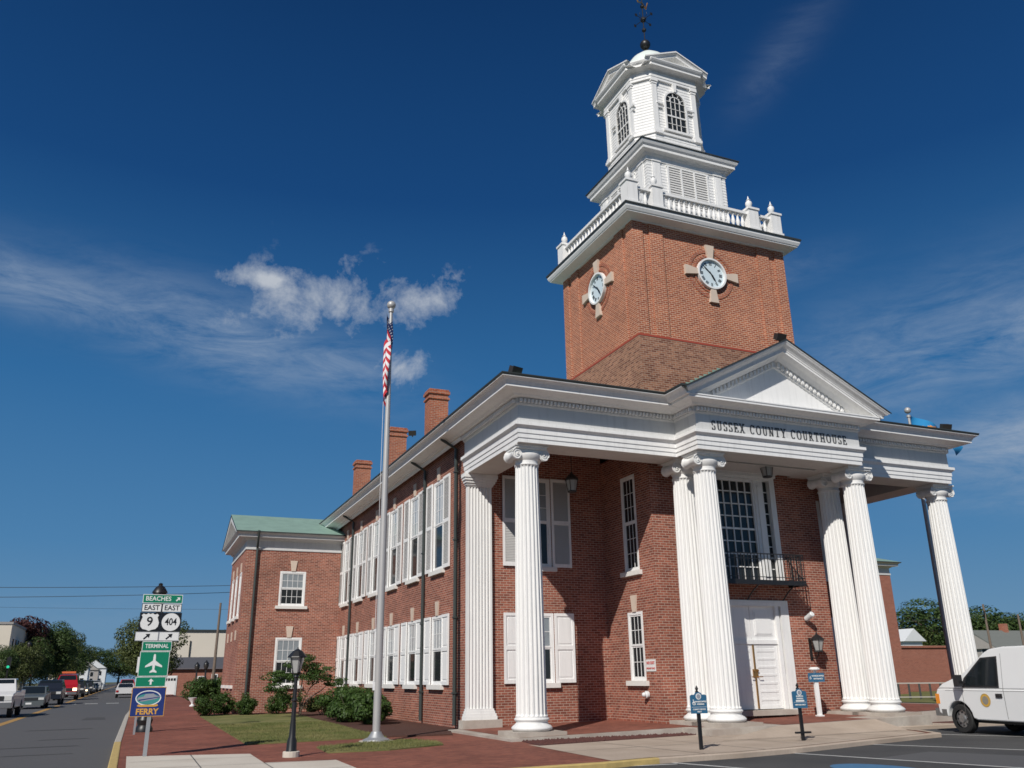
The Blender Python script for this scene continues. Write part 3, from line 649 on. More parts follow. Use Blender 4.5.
def great_window():
    x0, x1, z0, z1 = UPW; y = BY
    b = MB(); gh = .72                                   # half width of the middle light
    b.box(x0, x0 + .20, y - .04, y + .19, z0, z1); b.box(x1 - .20, x1, y - .04, y + .19, z0, z1); b.box(x0 + .2, x1 - .2, y - .04, y + .19, z1 - .2, z1)
    b.box(x0 - .08, x1 + .08, y - .16, y - .0, z1 + .002, z1 + .12); b.box(x0 - .04, x1 + .04, y - .10, y - .0, z1 - .10, z1)
    for s in (-1, 1):
        xa, xb = XC + s * (gh + .02), XC + s * (gh + .38); b.box(min(xa, xb), max(xa, xb), y + .02, y + .19, z0, z1 - .20)
        b.box(min(xa + s * .10, xb - s * .1), max(xa + s * .1, xb - s * .1), y - .02, y + .021, z0 + .1, z1 - .4)
    zt = z1 - .20; zm = (z0 + zt) / 2; n = 5
    for i in range(1, n): x = XC - gh + 2 * gh * i / n; b.box(x - .016, x + .016, y + .09, y + .13, z0, zt)
    for i in range(1, 8): z = z0 + (zt - z0) * i / 8; q = .03 if i == 4 else .016; b.box(XC - gh, XC + gh, y + .085, y + .125, z - q, z + q)
    b.box(XC - gh - .02, XC - gh + .04, y + .06, y + .14, z0, zt); b.box(XC + gh - .04, XC + gh + .02, y + .06, y + .14, z0, zt); b.box(XC - gh, XC + gh, y + .055, y + .14, zt - .06, zt)
    for s in (-1, 1):
        xa, xb = XC + s * (gh + .38), XC + s * (gh + .62)
        for i in range(1, 9): z = z0 + (zt - z0) * i / 9; b.box(min(xa, xb), max(xa, xb), y + .095, y + .125, z - .013, z + .013)
    w = b.build('great_window', 'white_paint', CH)
    g = MB(); g.quad((x0 + .2, y + .13, z0), (x1 - .2, y + .13, z0), (x1 - .2, y + .13, zt), (x0 + .2, y + .13, zt)); g.build('pane', 'glass_dark', w)
great_window()
def balcony():
    x0, x1, ya, yb, z = XC - 1.78, XC + 1.72, -.0, BY - .005, 4.13
    b = MB(); b.box(x0, x1, ya, yb, z - .05, z); b.box(x0, x1, ya, ya + .05, z - .14, z - .051); b.box(x0, x0 + .05, ya + .05, yb, z - .14, z - .051); b.box(x1 - .05, x1, ya + .05, yb, z - .14, z - .051)
    for x in (x0 + .35, XC, x1 - .35):
        b.tube([(x, yb, z - .55), (x, yb - .3, z - .3), (x, ya + .1, z - .1)], .022, 6)
    o = b.build('balcony', 'black_iron', CH)
    r = MB(); H = .80
    r.box(x0, x1, ya, ya + .035, z + H - .03, z + H); r.box(x0, x0 + .035, ya + .035, yb, z + H - .03, z + H); r.box(x1 - .035, x1, ya + .035, yb, z + H - .03, z + H)
    r.box(x0, x1, ya + .005, ya + .03, z + .08, z + .10); r.box(x0, x1, ya + .005, ya + .03, z + .62, z + .64)
    n = 28
    for i in range(n + 1):
        x = x0 + .017 + (x1 - x0 - .035) * i / n; r.box(x - .009, x + .009, ya + .008, ya + .026, z, z + H - .03)
    for xx in (x0 + .017, x1 - .017):
        for i in range(1, 7):
            y = ya + (yb - ya) * i / 7; r.box(xx - .009, xx + .009, y - .009, y + .009, z, z + H - .03)
        r.box(xx - .012, xx + .012, ya + .03, yb, z + .08, z + .10)
    r.build('railing', 'black_iron', o)
balcony()
# ------------------------------------------------------------------ columns
def flute_ring(r, z, n=20, k=9, dep=.10):
    out = []
    for i in range(n * k):
        a = 2 * math.pi * i / (n * k); t = (i % k) / k
        d = 0 if t < .12 or t > .88 else math.sin(math.pi * (t - .12) / .76) ** .6
        rr = r * (1 - dep * d); out.append((rr * math.cos(a), rr * math.sin(a), z))
    return out
def make_column():
    b = MB(); rings = []; zs = [.70, .74, 1.6, 2.8, 4.0, 5.2, 6.3, 6.95, 7.0]
    for z in zs:
        t = (z - .7) / 6.3; r = .392 - .075 * t ** 1.6
        rings.append(flute_ring(r + (.02 if z in (.70, 7.0) else 0), z))
    m = len(rings[0]); vs = sum(rings, [])
    fs = [(j * m + i, j * m + (i + 1) % m, (j + 1) * m + (i + 1) % m, (j + 1) * m + i) for j in range(len(zs) - 1) for i in range(m)]
    b.add(vs, fs)
    c = b.build('column', 'white_column', CH, smooth=False)
    base = MB(); pr = []
    for (rc, zc, rr) in ((.46, .44, .085),):
        pass
    def torus(r, z0, z1, n=7): return [(r + (z1 - z0) / 2 * math.sin(math.pi * i / n) * .9, z0 + (z1 - z0) * i / n) for i in range(n + 1)]
    pr = [(.40, .351)] + torus(.46, .352, .49) + [(.44, .50), (.405, .54), (.41, .575)] + torus(.415, .58, .66) + [(.415, .69), (.385, .705)]
    base.lathe(pr, n=40); base.build('column_base', 'white_column', c, smooth=True)
    p = MB(); p.box(-.66, .66, -.66, .66, .01, .350); p.build('plinth', 'platform_concrete', c)
    k = MB()
    k.lathe([(.32, 6.99), (.345, 7.01), (.345, 7.04), (.32, 7.055), (.32, 7.13), (.34, 7.15), (.41, 7.25), (.41, 7.30), (.36, 7.33)], n=32)
    k.box(-.42, .42, -.28, .28, 7.33, 7.43); 
    k.box(-.46, .46, -.36, .36, 7.44, 7.50); k.box(-.49, .49, -.40, .40, 7.50, 7.543); k.box(-.42, .42, -.32, .32, 7.43, 7.44)
    for s in (-1, 1):
        cx, cz = s * .405, 7.285
        # bolster between the two scrolls, waisted
        vs = []; n = 16
        for y, r in ((-.27, .15), (-.22, .145), (-.10, .12), (0, .11), (.10, .12), (.22, .145), (.27, .15)):
            vs += [(cx + r * math.cos(2 * math.pi * i / n), y, cz + r * math.sin(2 * math.pi * i / n)) for i in range(n)]
        k.add(vs, [(j * n + i, j * n + (i + 1) % n, (j + 1) * n + (i + 1) % n, (j + 1) * n + i) for j in range(6) for i in range(n)])
        for sy in (-1, 1):
            y0 = sy * .27; y1 = sy * .295; k.cyl_y(cx, cz, .157, min(y0, y1), max(y0, y1), 20)
            pts = []
            for i in range(30):
                t = i / 29; a = math.pi / 2 + s * -1 * t * 4.4 * math.pi; r = .142 * (1 - t) + .025
                pts.append((cx + r * math.cos(a), sy * .305, cz + r * math.sin(a)))
            k.tube(pts, .018, 5, r2=.01); k.sphere((cx, sy * .30, cz), .03, 8, 6)
    k.build('capital', 'white_column', c, smooth=True)
    return c
col = make_column(); A = 5.097
spots = [(-.08, 0), (A, 0), (A, -1.08), (10.72, 0), (10.72, -1.08), (15.55, 0)]
for i, (x, y) in enumerate(spots):
    c = col if i == 0 else copy_tree(col, CH)
    zb = .175 + .0163 * x; s = (7.545 - zb) / (7.545 - .351); c.location = (x, y, 7.545 - 7.545 * s); c.scale = (1, 1, s)
def pilaster(x0, x1, y):
    b = MB(); n = 7; w = x1 - x0; m = .05; fw = (w - 2 * m) / n; poly = [(x0, y)]
    for i in range(n):
        a = x0 + m + i * fw; poly += [(a + fw * .14, y - .16)] if i else [(x0, y - .16), (a + fw * .14, y - .16)]
        poly += [(a + fw * (.14 + .72 * t), y - .16 + .045 * math.sin(math.pi * t)) for t in (.25, .5, .75)] + [(a + fw * .86, y - .16)]
    poly += [(x1, y - .16), (x1, y)]
    b.prism(poly, .60, 7.16); c = b.build('pilaster', 'white_column', CH)
    k = MB()
    for z0, z1, o in ((7.16, 7.2, .02), (7.2, 7.26, .05), (7.26, 7.34, .09), (7.34, 7.42, .13), (7.42, 7.543, .16)): k.box(x0 - o, x1 + o, y - .16 - o, y, z0, z1)
    k.build('capital', 'white_column', c)
    k = MB()
    for z0, z1, o in ((.30, .40, .10), (.40, .47, .08), (.47, .54, .05), (.54, .6, .025)): k.box(x0 - o, x1 + o, y - .16 - o, y, z0, z1)
    k.build('column_base', 'white_column', c)
    k = MB(); k.box(x0 - .2, x1 + .2, y - .4, y, .01, .299); k.build('plinth', 'platform_concrete', c)
pilaster(-.50, .31, WY); pilaster(15.227 - .36, 15.227 + .50, WY)
# ------------------------------------------------------------------ entablature
PATH = [(XL, WY + .01), (XL, YF), (4.551, YF), (4.551, YC), (10.676, YC), (10.676, YF), (XR, YF), (XR, WY + .01)]
b = MB()
b.sweep(PATH, [(-.02, 7.5451), (0, 7.5451), (0, 7.67), (.022, 7.672), (.022, 7.80), (.044, 7.802), (.044, 7.94), (.06, 7.95), (.11, 8.0), (.13, 8.01), (.13, 8.10), (.0, 8.115), (-.02, 8.115)])
b.build('architrave', 'white_paint', CH)
b = MB(); b.sweep(PATH, [(-.02, 8.1151), (-.0, 8.1151), (0, 8.60), (.03, 8.615), (.055, 8.64), (.055, 8.79), (-.02, 8.79)]); b.build('frieze', 'white_paint_shaded', CH)
b = MB(); b.dentils(PATH, .15, 8.665, 8.765, .06, .055); b.build('dentil_band', 'white_paint', CH)
BED = [(.16, 8.79), (.21, 8.80), (.26, 8.845), (.32, 8.86), (.50, 8.91), (.50, 8.975), (.52, 8.98), (.52, 9.015)]
BEDM = [(.16, 8.79), (.22, 8.80), (.28, 8.845), (.34, 8.86), (.61, 8.91), (.61, 8.965), (.60, 8.97), (.60, 9.015)]
b = MB(); b.sweep([(4.551, YF - .62), (4.551, YC), (10.676, YC), (10.676, YF - .62)], [(-.02, 8.7901)] + BED + [(-.02, 9.03)])
b.sweep([(XL, WY + .01), (XL, YF), (4.551, YF), (4.551, YF - .64)], [(-.02, 8.7901)] + BEDM + [(-.02, 9.03)]); b.sweep([(10.676, YF - .64), (10.676, YF), (XR, YF), (XR, WY + .01)], [(-.02, 8.7901)] + BEDM + [(-.02, 9.03)])
SIDEP = [(WX0 - .05, 30.4), (WX0 - .05, WY)]
b.sweep([(XL, 30.5), (XL, WY + .012)], [(.09, 8.70), (.12, 8.72), (.16, 8.80)] + BEDM[1:] + [(0, 9.03)])
b.sweep([(XR, WY + .012), (XR, 30.5)], [(.0, 8.70), (.12, 8.72), (.16, 8.80)] + BEDM[1:] + [(0, 9.03)])
b.build('cornice', 'white_paint', CH)
CY = [(.50, 8.972), (.605, 8.972), (.63, 9.01), (.66, 9.06), (.72, 9.11), (.78, 9.135), (.78, 9.155), (.4, 9.155)]
b = MB()
b.sweep([(XL, 30.5), (XL, YF), (4.551, YF), (4.551, YC - .55)], CY); b.sweep([(10.676, YC - .55), (10.676, YF), (XR, YF), (XR, 30.5)], CY)
b.build('cornice', 'white_paint', CH)
b = MB(); GT = [(.40, 9.157), (.79, 9.157), (.81, 9.20), (.81, 9.225), (.4, 9.235)]
b.sweep([(XL, 30.5), (XL, YF), (4.551, YF), (4.551, YC - .60)], GT); b.sweep([(10.676, YC - .60), (10.676, YF), (XR, YF), (XR, 30.5)], GT)
b.build('gutter', 'gutter_dark', CH)
# beams, portico ceiling
b = MB()
ZC = 8.75
b.box(XL + .01, XR - .01, YF + .01, .40, ZA, ZC); b.box(4.561, 10.666, YC + .01, -.68, ZA + .001, ZC)
for x in (A, 15.227 - A): b.box(x - .40, x + .40, -.68, YF + .009, ZA + .002, ZC); b.box(x - .36, x + .36, .40, BY - .003, ZA + .05, ZC)
b.box(XL + .01, .44, .401, WY - .01, ZA, ZC); b.box(15.227 - .44, XR - .01, .401, WY - .01, ZA, ZC)
b.build('beam', 'soffit_white_shaded', CH)
b = MB(); b.box(XL + .03, XR - .03, YF + .03, WY - .003, ZC + .002, ZC + .05); b.box(4.6, 10.6, YC + .03, YF + .029, ZC + .002, ZC + .05)
b.build('portico_ceiling', 'ceiling_boards', CH)
# lettering in Roman capitals, built stroke by stroke
def roman_text(s, width, h, y, xc, zc):
    th, tn = h * .125, h * .105
    G = {'S': .62, 'U': .82, 'E': .68, 'X': .84, 'C': .78, 'O': .86, 'N': .86, 'T': .78, 'Y': .82, 'R': .78, 'H': .88, ' ': .42}
    tot = sum(G[c] + .26 for c in s) - .26; k = width / tot; b = MB(); x = xc - width / 2
    def bar(x0, z0, x1, z1, t):
        a = Vector((x0, z0)); c = Vector((x1, z1)); d = (c - a).normalized(); n = Vector((-d.y, d.x)) * t / 2
        p = [a + n, a - n, c - n, c + n]; b.xzprism([(q.x, q.y) for q in p], y - .012, y)
    def arc(cx, cz, rx, rz, a0, a1, n=14):
        po, pi_ = [], []
        for i in range(n + 1):
            a = R(a0 + (a1 - a0) * i / n); t = tn + (th - tn) * abs(math.cos(a)) ** 1.2
            po.append((cx + rx * math.cos(a), cz + rz * math.sin(a))); pi_.append((cx + (rx - t) * math.cos(a), cz + (rz - t) * math.sin(a)))
        for i in range(n): b.xzprism([po[i], pi_[i], pi_[i + 1], po[i + 1]], y - .012, y)
    def serif(cx, z, w=.24): bar(cx - w * h / 2, z, cx + w * h / 2, z, tn)
    for ch in s:
        w = G[ch] * k; z0, z1 = zc - h / 2, zc + h / 2; zt, zb = z1 - tn / 2, z0 + tn / 2
        l, r = x + th / 2 + .02, x + w - th / 2 - .02
        if ch in 'EHNRTU':
            pass
        if ch == 'S':
            arc(x + w / 2, zc + h * .235, w / 2, h * .265, 20, 250, 12); arc(x + w / 2, zc - h * .235, w / 2, h * .265, 70, -160, 12); bar(x + w - .02, z1 - h * .02, x + w - .02, z1 - h * .26, tn); bar(x + .02, z0 + h * .02, x + .02, z0 + h * .26, tn)
        elif ch == 'U':
            bar(l, zt, l, zc - h * .15, th); bar(r, zt, r, zc - h * .15, tn); arc(x + w / 2, zc - h * .15, (r - l) / 2 + th / 2, h * .35, 180, 360); serif(l, zt); serif(r, zt)
        elif ch == 'E':
            bar(l, zb, l, zt, th); bar(x, zt, x + w * .92, zt, tn); bar(x, zb, x + w, zb, tn); bar(l, zc, x + w * .72, zc, tn); bar(x + w * .9, zt, x + w * .9, zt - h * .2, tn); bar(x + w * .97, zb, x + w * .97, zb + h * .22, tn); bar(x + w * .7, zc - h * .1, x + w * .7, zc + h * .1, tn)
        elif ch == 'X':
            bar(x + w * .14, zt, x + w * .86, zb, th); bar(x + w * .84, zt, x + w * .16, zb, tn)
            for a in (.14, .86): serif(x + w * a, zt, .26); serif(x + w * a, zb, .26)
        elif ch == 'C':
            arc(x + w / 2, zc, w / 2, h / 2, 42, 318, 18); bar(x + w * .93, z1 - h * .05, x + w * .93, z1 - h * .3, tn)
        elif ch == 'O': arc(x + w / 2, zc, w / 2, h / 2, 0, 360, 24)
        elif ch == 'N':
            bar(l, zb, l, zt, tn); bar(r, zb, r, zt, tn); bar(l - .02, zt, r, zb, th); serif(l, zb); serif(r, zt); serif(l - .03, zt, .2)
        elif ch == 'T':
            bar(x + w / 2, zb, x + w / 2, zt, th); bar(x, zt, x + w, zt, tn); bar(x + .015, zt, x + .015, zt - h * .2, tn); bar(x + w - .015, zt, x + w - .015, zt - h * .2, tn); serif(x + w / 2, zb, .34)
        elif ch == 'Y':
            bar(x + w * .13, zt, x + w / 2, zc - h * .02, th); bar(x + w * .87, zt, x + w / 2, zc - h * .02, tn); bar(x + w / 2, zc, x + w / 2, zb, th); serif(x + w * .13, zt); serif(x + w * .87, zt); serif(x + w / 2, zb, .34)
        elif ch == 'R':
            bar(l, zb, l, zt, th); bar(x, zt, x + w * .5, zt, tn); bar(l, zc, x + w * .5, zc, tn); arc(x + w * .45, zc + h * .235, w * .38, h * .265, -90, 90, 10); bar(x + w * .45, zc, x + w * .9, zb, th); serif(l, zb, .3); serif(x + w * .92, zb, .2)
        elif ch == 'H':
            bar(l, zb, l, zt, th); bar(r, zb, r, zt, th); bar(l, zc, r, zc, tn)
            for a in (l, r): serif(a, zt, .3); serif(a, zb, .3)
        x += w + .26 * k
    return b.build('lettering', 'sign_letter', CH)
roman_text('SUSSEX COUNTY COURTHOUSE', 5.06, .30, YC - .002, 7.62, 8.285)
# ------------------------------------------------------------------ pediment
SL = (11.05 - 9.12) / 3.795
def ped():
    apex = 11.05
    def top(x): return apex - SL * abs(x - XC)
    prof = [(.0, .02), (.72, .0), (.72, .05), (.70, .06), (.66, .11), (.58, .16), (.53, .21), (.53, .24), (.51, .245), (.51, .315), (.30, .36), (.21, .42), (.16, .46), (.055, .47), (.055, .66), (.0, .68)]
    b = MB(); vs = []; m = len(prof)
    for sgn in (-1, 0, 1):
        for o, d in prof:
            hw = min(3.063 + o + .0, (apex - d - 9.016) / SL)
            x = XC + sgn * hw; z = top(x) - d; vs.append((x, YC - o, z))
    fs = [(s * m + j, (s + 1) * m + j, (s + 1) * m + j + 1, s * m + j + 1) for s in range(2) for j in range(m - 1)]
    b.add(vs, fs); p = b.build('pediment', 'white_paint', CH)
    t = MB(); t.xzprism([(XC - 3.2, 9.02), (XC + 3.2, 9.02), (XC, 9.02 + 3.2 * SL)], YC + .0, YC + .1); t.build('tympanum', 'white_paint', p)
    d = MB()
    for s in (-1, 1):
        n = 19
        for i in range(n):
            x = XC + s * (.12 + i * .145); z = top(x) - .49
            a, c = x - .037, x + .037
            if top(x) - .64 < 9.1: break
            d.add([(a, YC - .15, top(a) - .62), (c, YC - .15, top(c) - .62), (c, YC - .15, top(c) - .48), (a, YC - .15, top(a) - .48), (a, YC - .056, top(a) - .62), (c, YC - .056, top(c) - .62), (c, YC - .056, top(c) - .48), (a, YC - .056, top(a) - .48)],
                  [(0, 1, 2, 3), (0, 3, 7, 4), (1, 5, 6, 2), (0, 4, 5, 1)])
    d.build('dentil_band', 'white_paint', p)
    r = MB()
    for s in (-1, 1):
        r.quad((XC, YC - .74, apex + .03), (XC + s * 3.84, YC - .74, apex + .03 - SL * 3.84), (XC + s * 3.84, 2.2, apex + .03 - SL * 3.84), (XC, 2.2, apex + .03))
        r.quad((XC, YC - .74, apex + .03), (XC + s * 3.84, YC - .74, apex + .03 - SL * 3.84), (XC + s * 3.84, YC - .74, apex - .02 - SL * 3.84), (XC, YC - .74, apex - .02))
    r.build('gable_roof', 'gutter_dark', CH)
    f = MB()                                             # stepped copper flashing where the gable roof meets the tower
    for s in (-1, 1):
        n = 17
        for i in range(n):
            x = XC + s * (.1 + i * .185); x2 = XC + s * (.1 + (i + 1) * .185); zt = apex - SL * abs(x - XC) + .16
            f.box(min(x, x2), max(x, x2), BY - .02, BY - .004, top(x2) - .1, zt)
    f.build('flashing', 'copper_green', CH)
ped()
# main roof: low copper hip
b = MB(); o = .72; x0, x1, y0, y1 = XL - o, XR + o, YF - o, 31.2; zr = 9.228; rr = 11.3
b.add([(x0, y0, zr), (x1, y0, zr), (x1, y1, zr), (x0, y1, zr), (XC, y0 + 8.9, rr), (XC, y1 - 8.9, rr)], [(0, 1, 4), (1, 2, 5, 4), (2, 3, 5), (3, 0, 4, 5)])
rf = b.build('roof', 'copper_green', CH)
for y in (9.7, 15.6, 22.3):
    c = MB(); z = 12.42; X0, X1 = .12, .90
    c.box(X0, X1, y, y + .62, 9.0, z - .42); c.box(X0 - .05, X1 + .05, y - .05, y + .67, z - .42, z - .34); c.box(X0, X1, y, y + .62, z - .34, z - .2)
    c.box(X0 - .06, X1 + .06, y - .06, y + .68, z - .2, z - .08); c.box(X0 - .02, X1 + .02, y - .02, y + .64, z - .08, z - .0)
    c.build('chimney', 'chimney_brick', rf)
# left wing cornice, gable, roof
def wing_roof(x0, x1, y0, y1, gable_left):
    prof = [(0, 7.45), (.04, 7.46), (.04, 7.56), (.0, 7.58), (.0, 7.90), (.08, 7.94), (.14, 8.0), (.42, 8.02), (.42, 8.14), (.5, 8.20), (.55, 8.26), (.0, 8.26)]
    b = MB()
    if gable_left:
        b.sweep([(x0, y1), (x0, y0), (x1, y0)], prof); b.sweep([(x1, y1), (x0, y1)], prof)
    else: b.sweep([(x0, y0), (x1, y0), (x1, y1), (x0, y1)], prof)
    c = b.build('wing_cornice', 'white_paint_shaded', CH)
    r = MB(); ym = (y0 + y1) / 2; e = .58; zt, ze = 9.68, 8.28
    if gable_left:
        xa = x0 - e
        r.quad((xa, y0 - e, ze), (x1, y0 - e, ze), (x1 + .8, ym, zt), (xa, ym, zt)); r.quad((xa, y1 + e, ze), (x1, y1 + e, ze), (x1 + .8, ym, zt), (xa, ym, zt))
        r.quad((xa, y0 - e, ze), (x1, y0 - e, ze), (x1, y0 - e, ze - .06), (xa, y0 - e, ze - .06), 1)
        r.quad((xa, y0 - e, ze), (xa, ym, zt), (xa, ym, zt - .1), (xa, y0 - e, ze - .1), 1); r.quad((xa, y1 + e, ze), (xa, ym, zt), (xa, ym, zt - .1), (xa, y1 + e, ze - .1), 1)
        g = MB(); g.add([(x0 - .1, y0 - .2, 8.261), (x0 - .1, y1 + .2, 8.261), (x0 - .1, ym, zt - .25)], [(0, 1, 2)])
        for ya, yb in ((y0 - e, ym), (y1 + e, ym)):
            g.quad((xa + .02, ya, ze - .08), (xa + .02, yb, zt - .08), (xa + .02, yb, zt - .36), (xa + .02, ya + (.5 if ya < ym else -.5), ze - .02))
            g.quad((xa + .02, ya + (.5 if ya < ym else -.5), ze - .02), (xa + .02, yb, zt - .36), (x0 - .1, yb, zt - .36), (x0 - .1, ya + (.5 if ya < ym else -.5), ze - .02))
        g.build('gable', 'white_paint_shaded', c)
    else:
        xb = x1 + e
        r.add([(x0, y0 - e, ze), (xb, y0 - e, ze), (xb, y1 + e, ze), (x0, y1 + e, ze), (x0, ym, zt), (xb - 4, ym, zt)], [(0, 1, 5, 4), (1, 2, 5), (2, 3, 4, 5)])
        r.quad((x0, y0 - e, ze), (xb, y0 - e, ze), (xb, y0 - e, ze - .06), (x0, y0 - e, ze - .06), 1); r.quad((xb, y1 + e, ze), (xb, y0 - e, ze), (xb, y0 - e, ze - .06), (xb, y1 + e, ze - .06), 1)
    r.build('wing_roof', ['copper_green', 'gutter_dark'], CH)
wing_roof(*WG, True); wing_roof(*RG, False)
# downspouts
def pipe(x, y, z1, out=(-1, 0), eave=.62, name='downspout', leader=.6):
    b = MB(); ox, oy = out; p = .09
    b.tube([(x + ox * eave, y + oy * eave, z1 + .32), (x + ox * (eave - .03), y + oy * (eave - .03), z1 + .16), (x + ox * p, y + oy * p, z1 - .12), (x + ox * p, y + oy * p, .12)], .055, 10)
    for z in (1.0, 3.2, 5.6, 7.8): b.box(x + ox * p - .07, x + ox * p + .07, y + oy * p - .07, y + oy * p + .07, z, z + .05)
    b.build(name, 'pipe_dark', CH, smooth=True)
for y in (4.62, 8.02 - .02, 19.4): pipe(WX0, y, 8.72)
b = MB(); b.tube([(-4.66, 21.42, 8.3), (-4.62, 21.9, 7.5), (-4.62, 21.9, .12)], .06, 10); b.build('downspout', 'pipe_dark', CH, smooth=True)
# ------------------------------------------------------------------ clock tower
TX0, TX1, TY0, TY1 = BX0, BX1, BY, 6.02; TZ = 16.19; Rc = .06
b = MB()
b.box(TX0 + Rc, TX1 - Rc, TY0 + Rc, TY1 - Rc, 8.3, TZ)
b.box(TX0, TX1, TY0, TY1, 8.3, 11.97)
def strips(u0, u1):                                    # brick strips left proud of the recessed field
    L_ = u1 - u0; return [(u0, u0 + .42), (u0 + .69, u0 + 1.22), (u1 - 1.22, u1 - .69), (u1 - .42, u1)]
for a, c in strips(TX0, TX1): b.box(a, c, TY0, TY0 + Rc, 11.97, TZ); b.box(a, c, TY1 - Rc, TY1, 11.97, TZ)
for a, c in strips(TY0, TY1):
    a2, c2 = max(a, TY0 + Rc), min(c, TY1 - Rc); b.box(TX0, TX0 + Rc, a2, c2, 11.97, TZ); b.box(TX1 - Rc, TX1, a2, c2, 11.97, TZ)
tower = b.build('clock_tower', 'tower_brick', CH)
b = MB(); b.sweep([(TX0, TY0), (TX1, TY0), (TX1, TY1), (TX0, TY1)], [(-.01, 11.93), (.012, 11.93), (.012, 12.0), (-.01, 12.0)], closed=True); b.build('string_course', 'brick_course', tower)
RECT = [(TX0, TY0), (TX1, TY0), (TX1, TY1), (TX0, TY1)]
b = MB(); b.sweep(RECT, [(-.1, 16.17), (.03, 16.17), (.04, 16.20), (.38, 16.27), (.38, 16.31), (.41, 16.32), (.46, 16.42), (.46, 16.50), (-.1, 16.50)], closed=True); b.build('tower_cornice', 'white_paint', tower)
b = MB(); b.sweep(RECT, [(-.1, 16.502), (.50, 16.502), (.50, 16.57), (.2, 16.60)], closed=True); b.prism([(x + (-.25 if x < 7 else .25), y + (-.25 if y < 3 else .25)) for x, y in RECT], 16.57, 16.61); b.build('tower_roof', 'gutter_dark', tower)
def clock(label_axis, cx, cz):
    b = MB(); b.ring_y(0, 0, .565, .63, -.12, .03, 40); f = b.build('clock', 'white_paint', CH, smooth=False)
    g = MB(); g.cyl_y(0, 0, .565, -.03, -.005, 40); g.build('clock_face', 'clock_white', f)
    n = MB()
    for i in range(12):
        a = 2 * math.pi * i / 12; k = (3, 1, 2, 3, 3, 2, 2, 3, 4, 3, 1, 2)[i]
        for q in range(k):
            off = (q - (k - 1) / 2) * .045; c_, s_ = math.cos(a), math.sin(a)
            def P_(u, v): return (u * c_ + v * s_, -u * s_ + v * c_)
            n.xzprism([P_(off - .011, .36), P_(off + .011, .36), P_(off + .011, .49), P_(off - .011, .49)], -.038, -.031)
    n.build('numeral', 'black_paint', f)
    for nm, a, ln, wd in (('minute_hand', 312, .50, .022), ('hour_hand', 148, .36, .04)):
        h = MB(); a = R(a); c_, s_ = math.cos(a), math.sin(a)
        pts = [(-wd * .4, -.12), (wd * .4, -.12), (wd, ln * .6), (0, ln), (-wd, ln * .6)]
        h.xzprism([(u * c_ + v * s_, -u * s_ + v * c_) for u, v in pts], -.060 if ln > .4 else -.050, -.052 if ln > .4 else -.040); h.build(nm, 'black_paint', f)
    for i in range(4):
        k = MB(); a = math.pi / 2 * i; c_, s_ = math.cos(a), math.sin(a)
        pts = [(-.10, .60), (.10, .60), (.19, 1.17), (-.19, 1.17)]
        k.xzprism([(u * c_ + v * s_, -u * s_ + v * c_) for u, v in pts], -.10, .03); k.build('keystone', 'stone', f)
    r = MB(); r.ring_y(0, 0, .88, 1.0, -.02, .03, 48); r.ring_y(0, 0, .70, .76, -.03, .03, 48); r.build('brick_ring', 'chimney_brick', f)
    return f
c1 = clock('y', 0, 0); c1.location = (7.52, TY0 + Rc, 14.69); c1.scale = (.94, 1, .94)
c2 = copy_tree(c1, CH, (TX0 + Rc, 3.34, 14.72), RL)
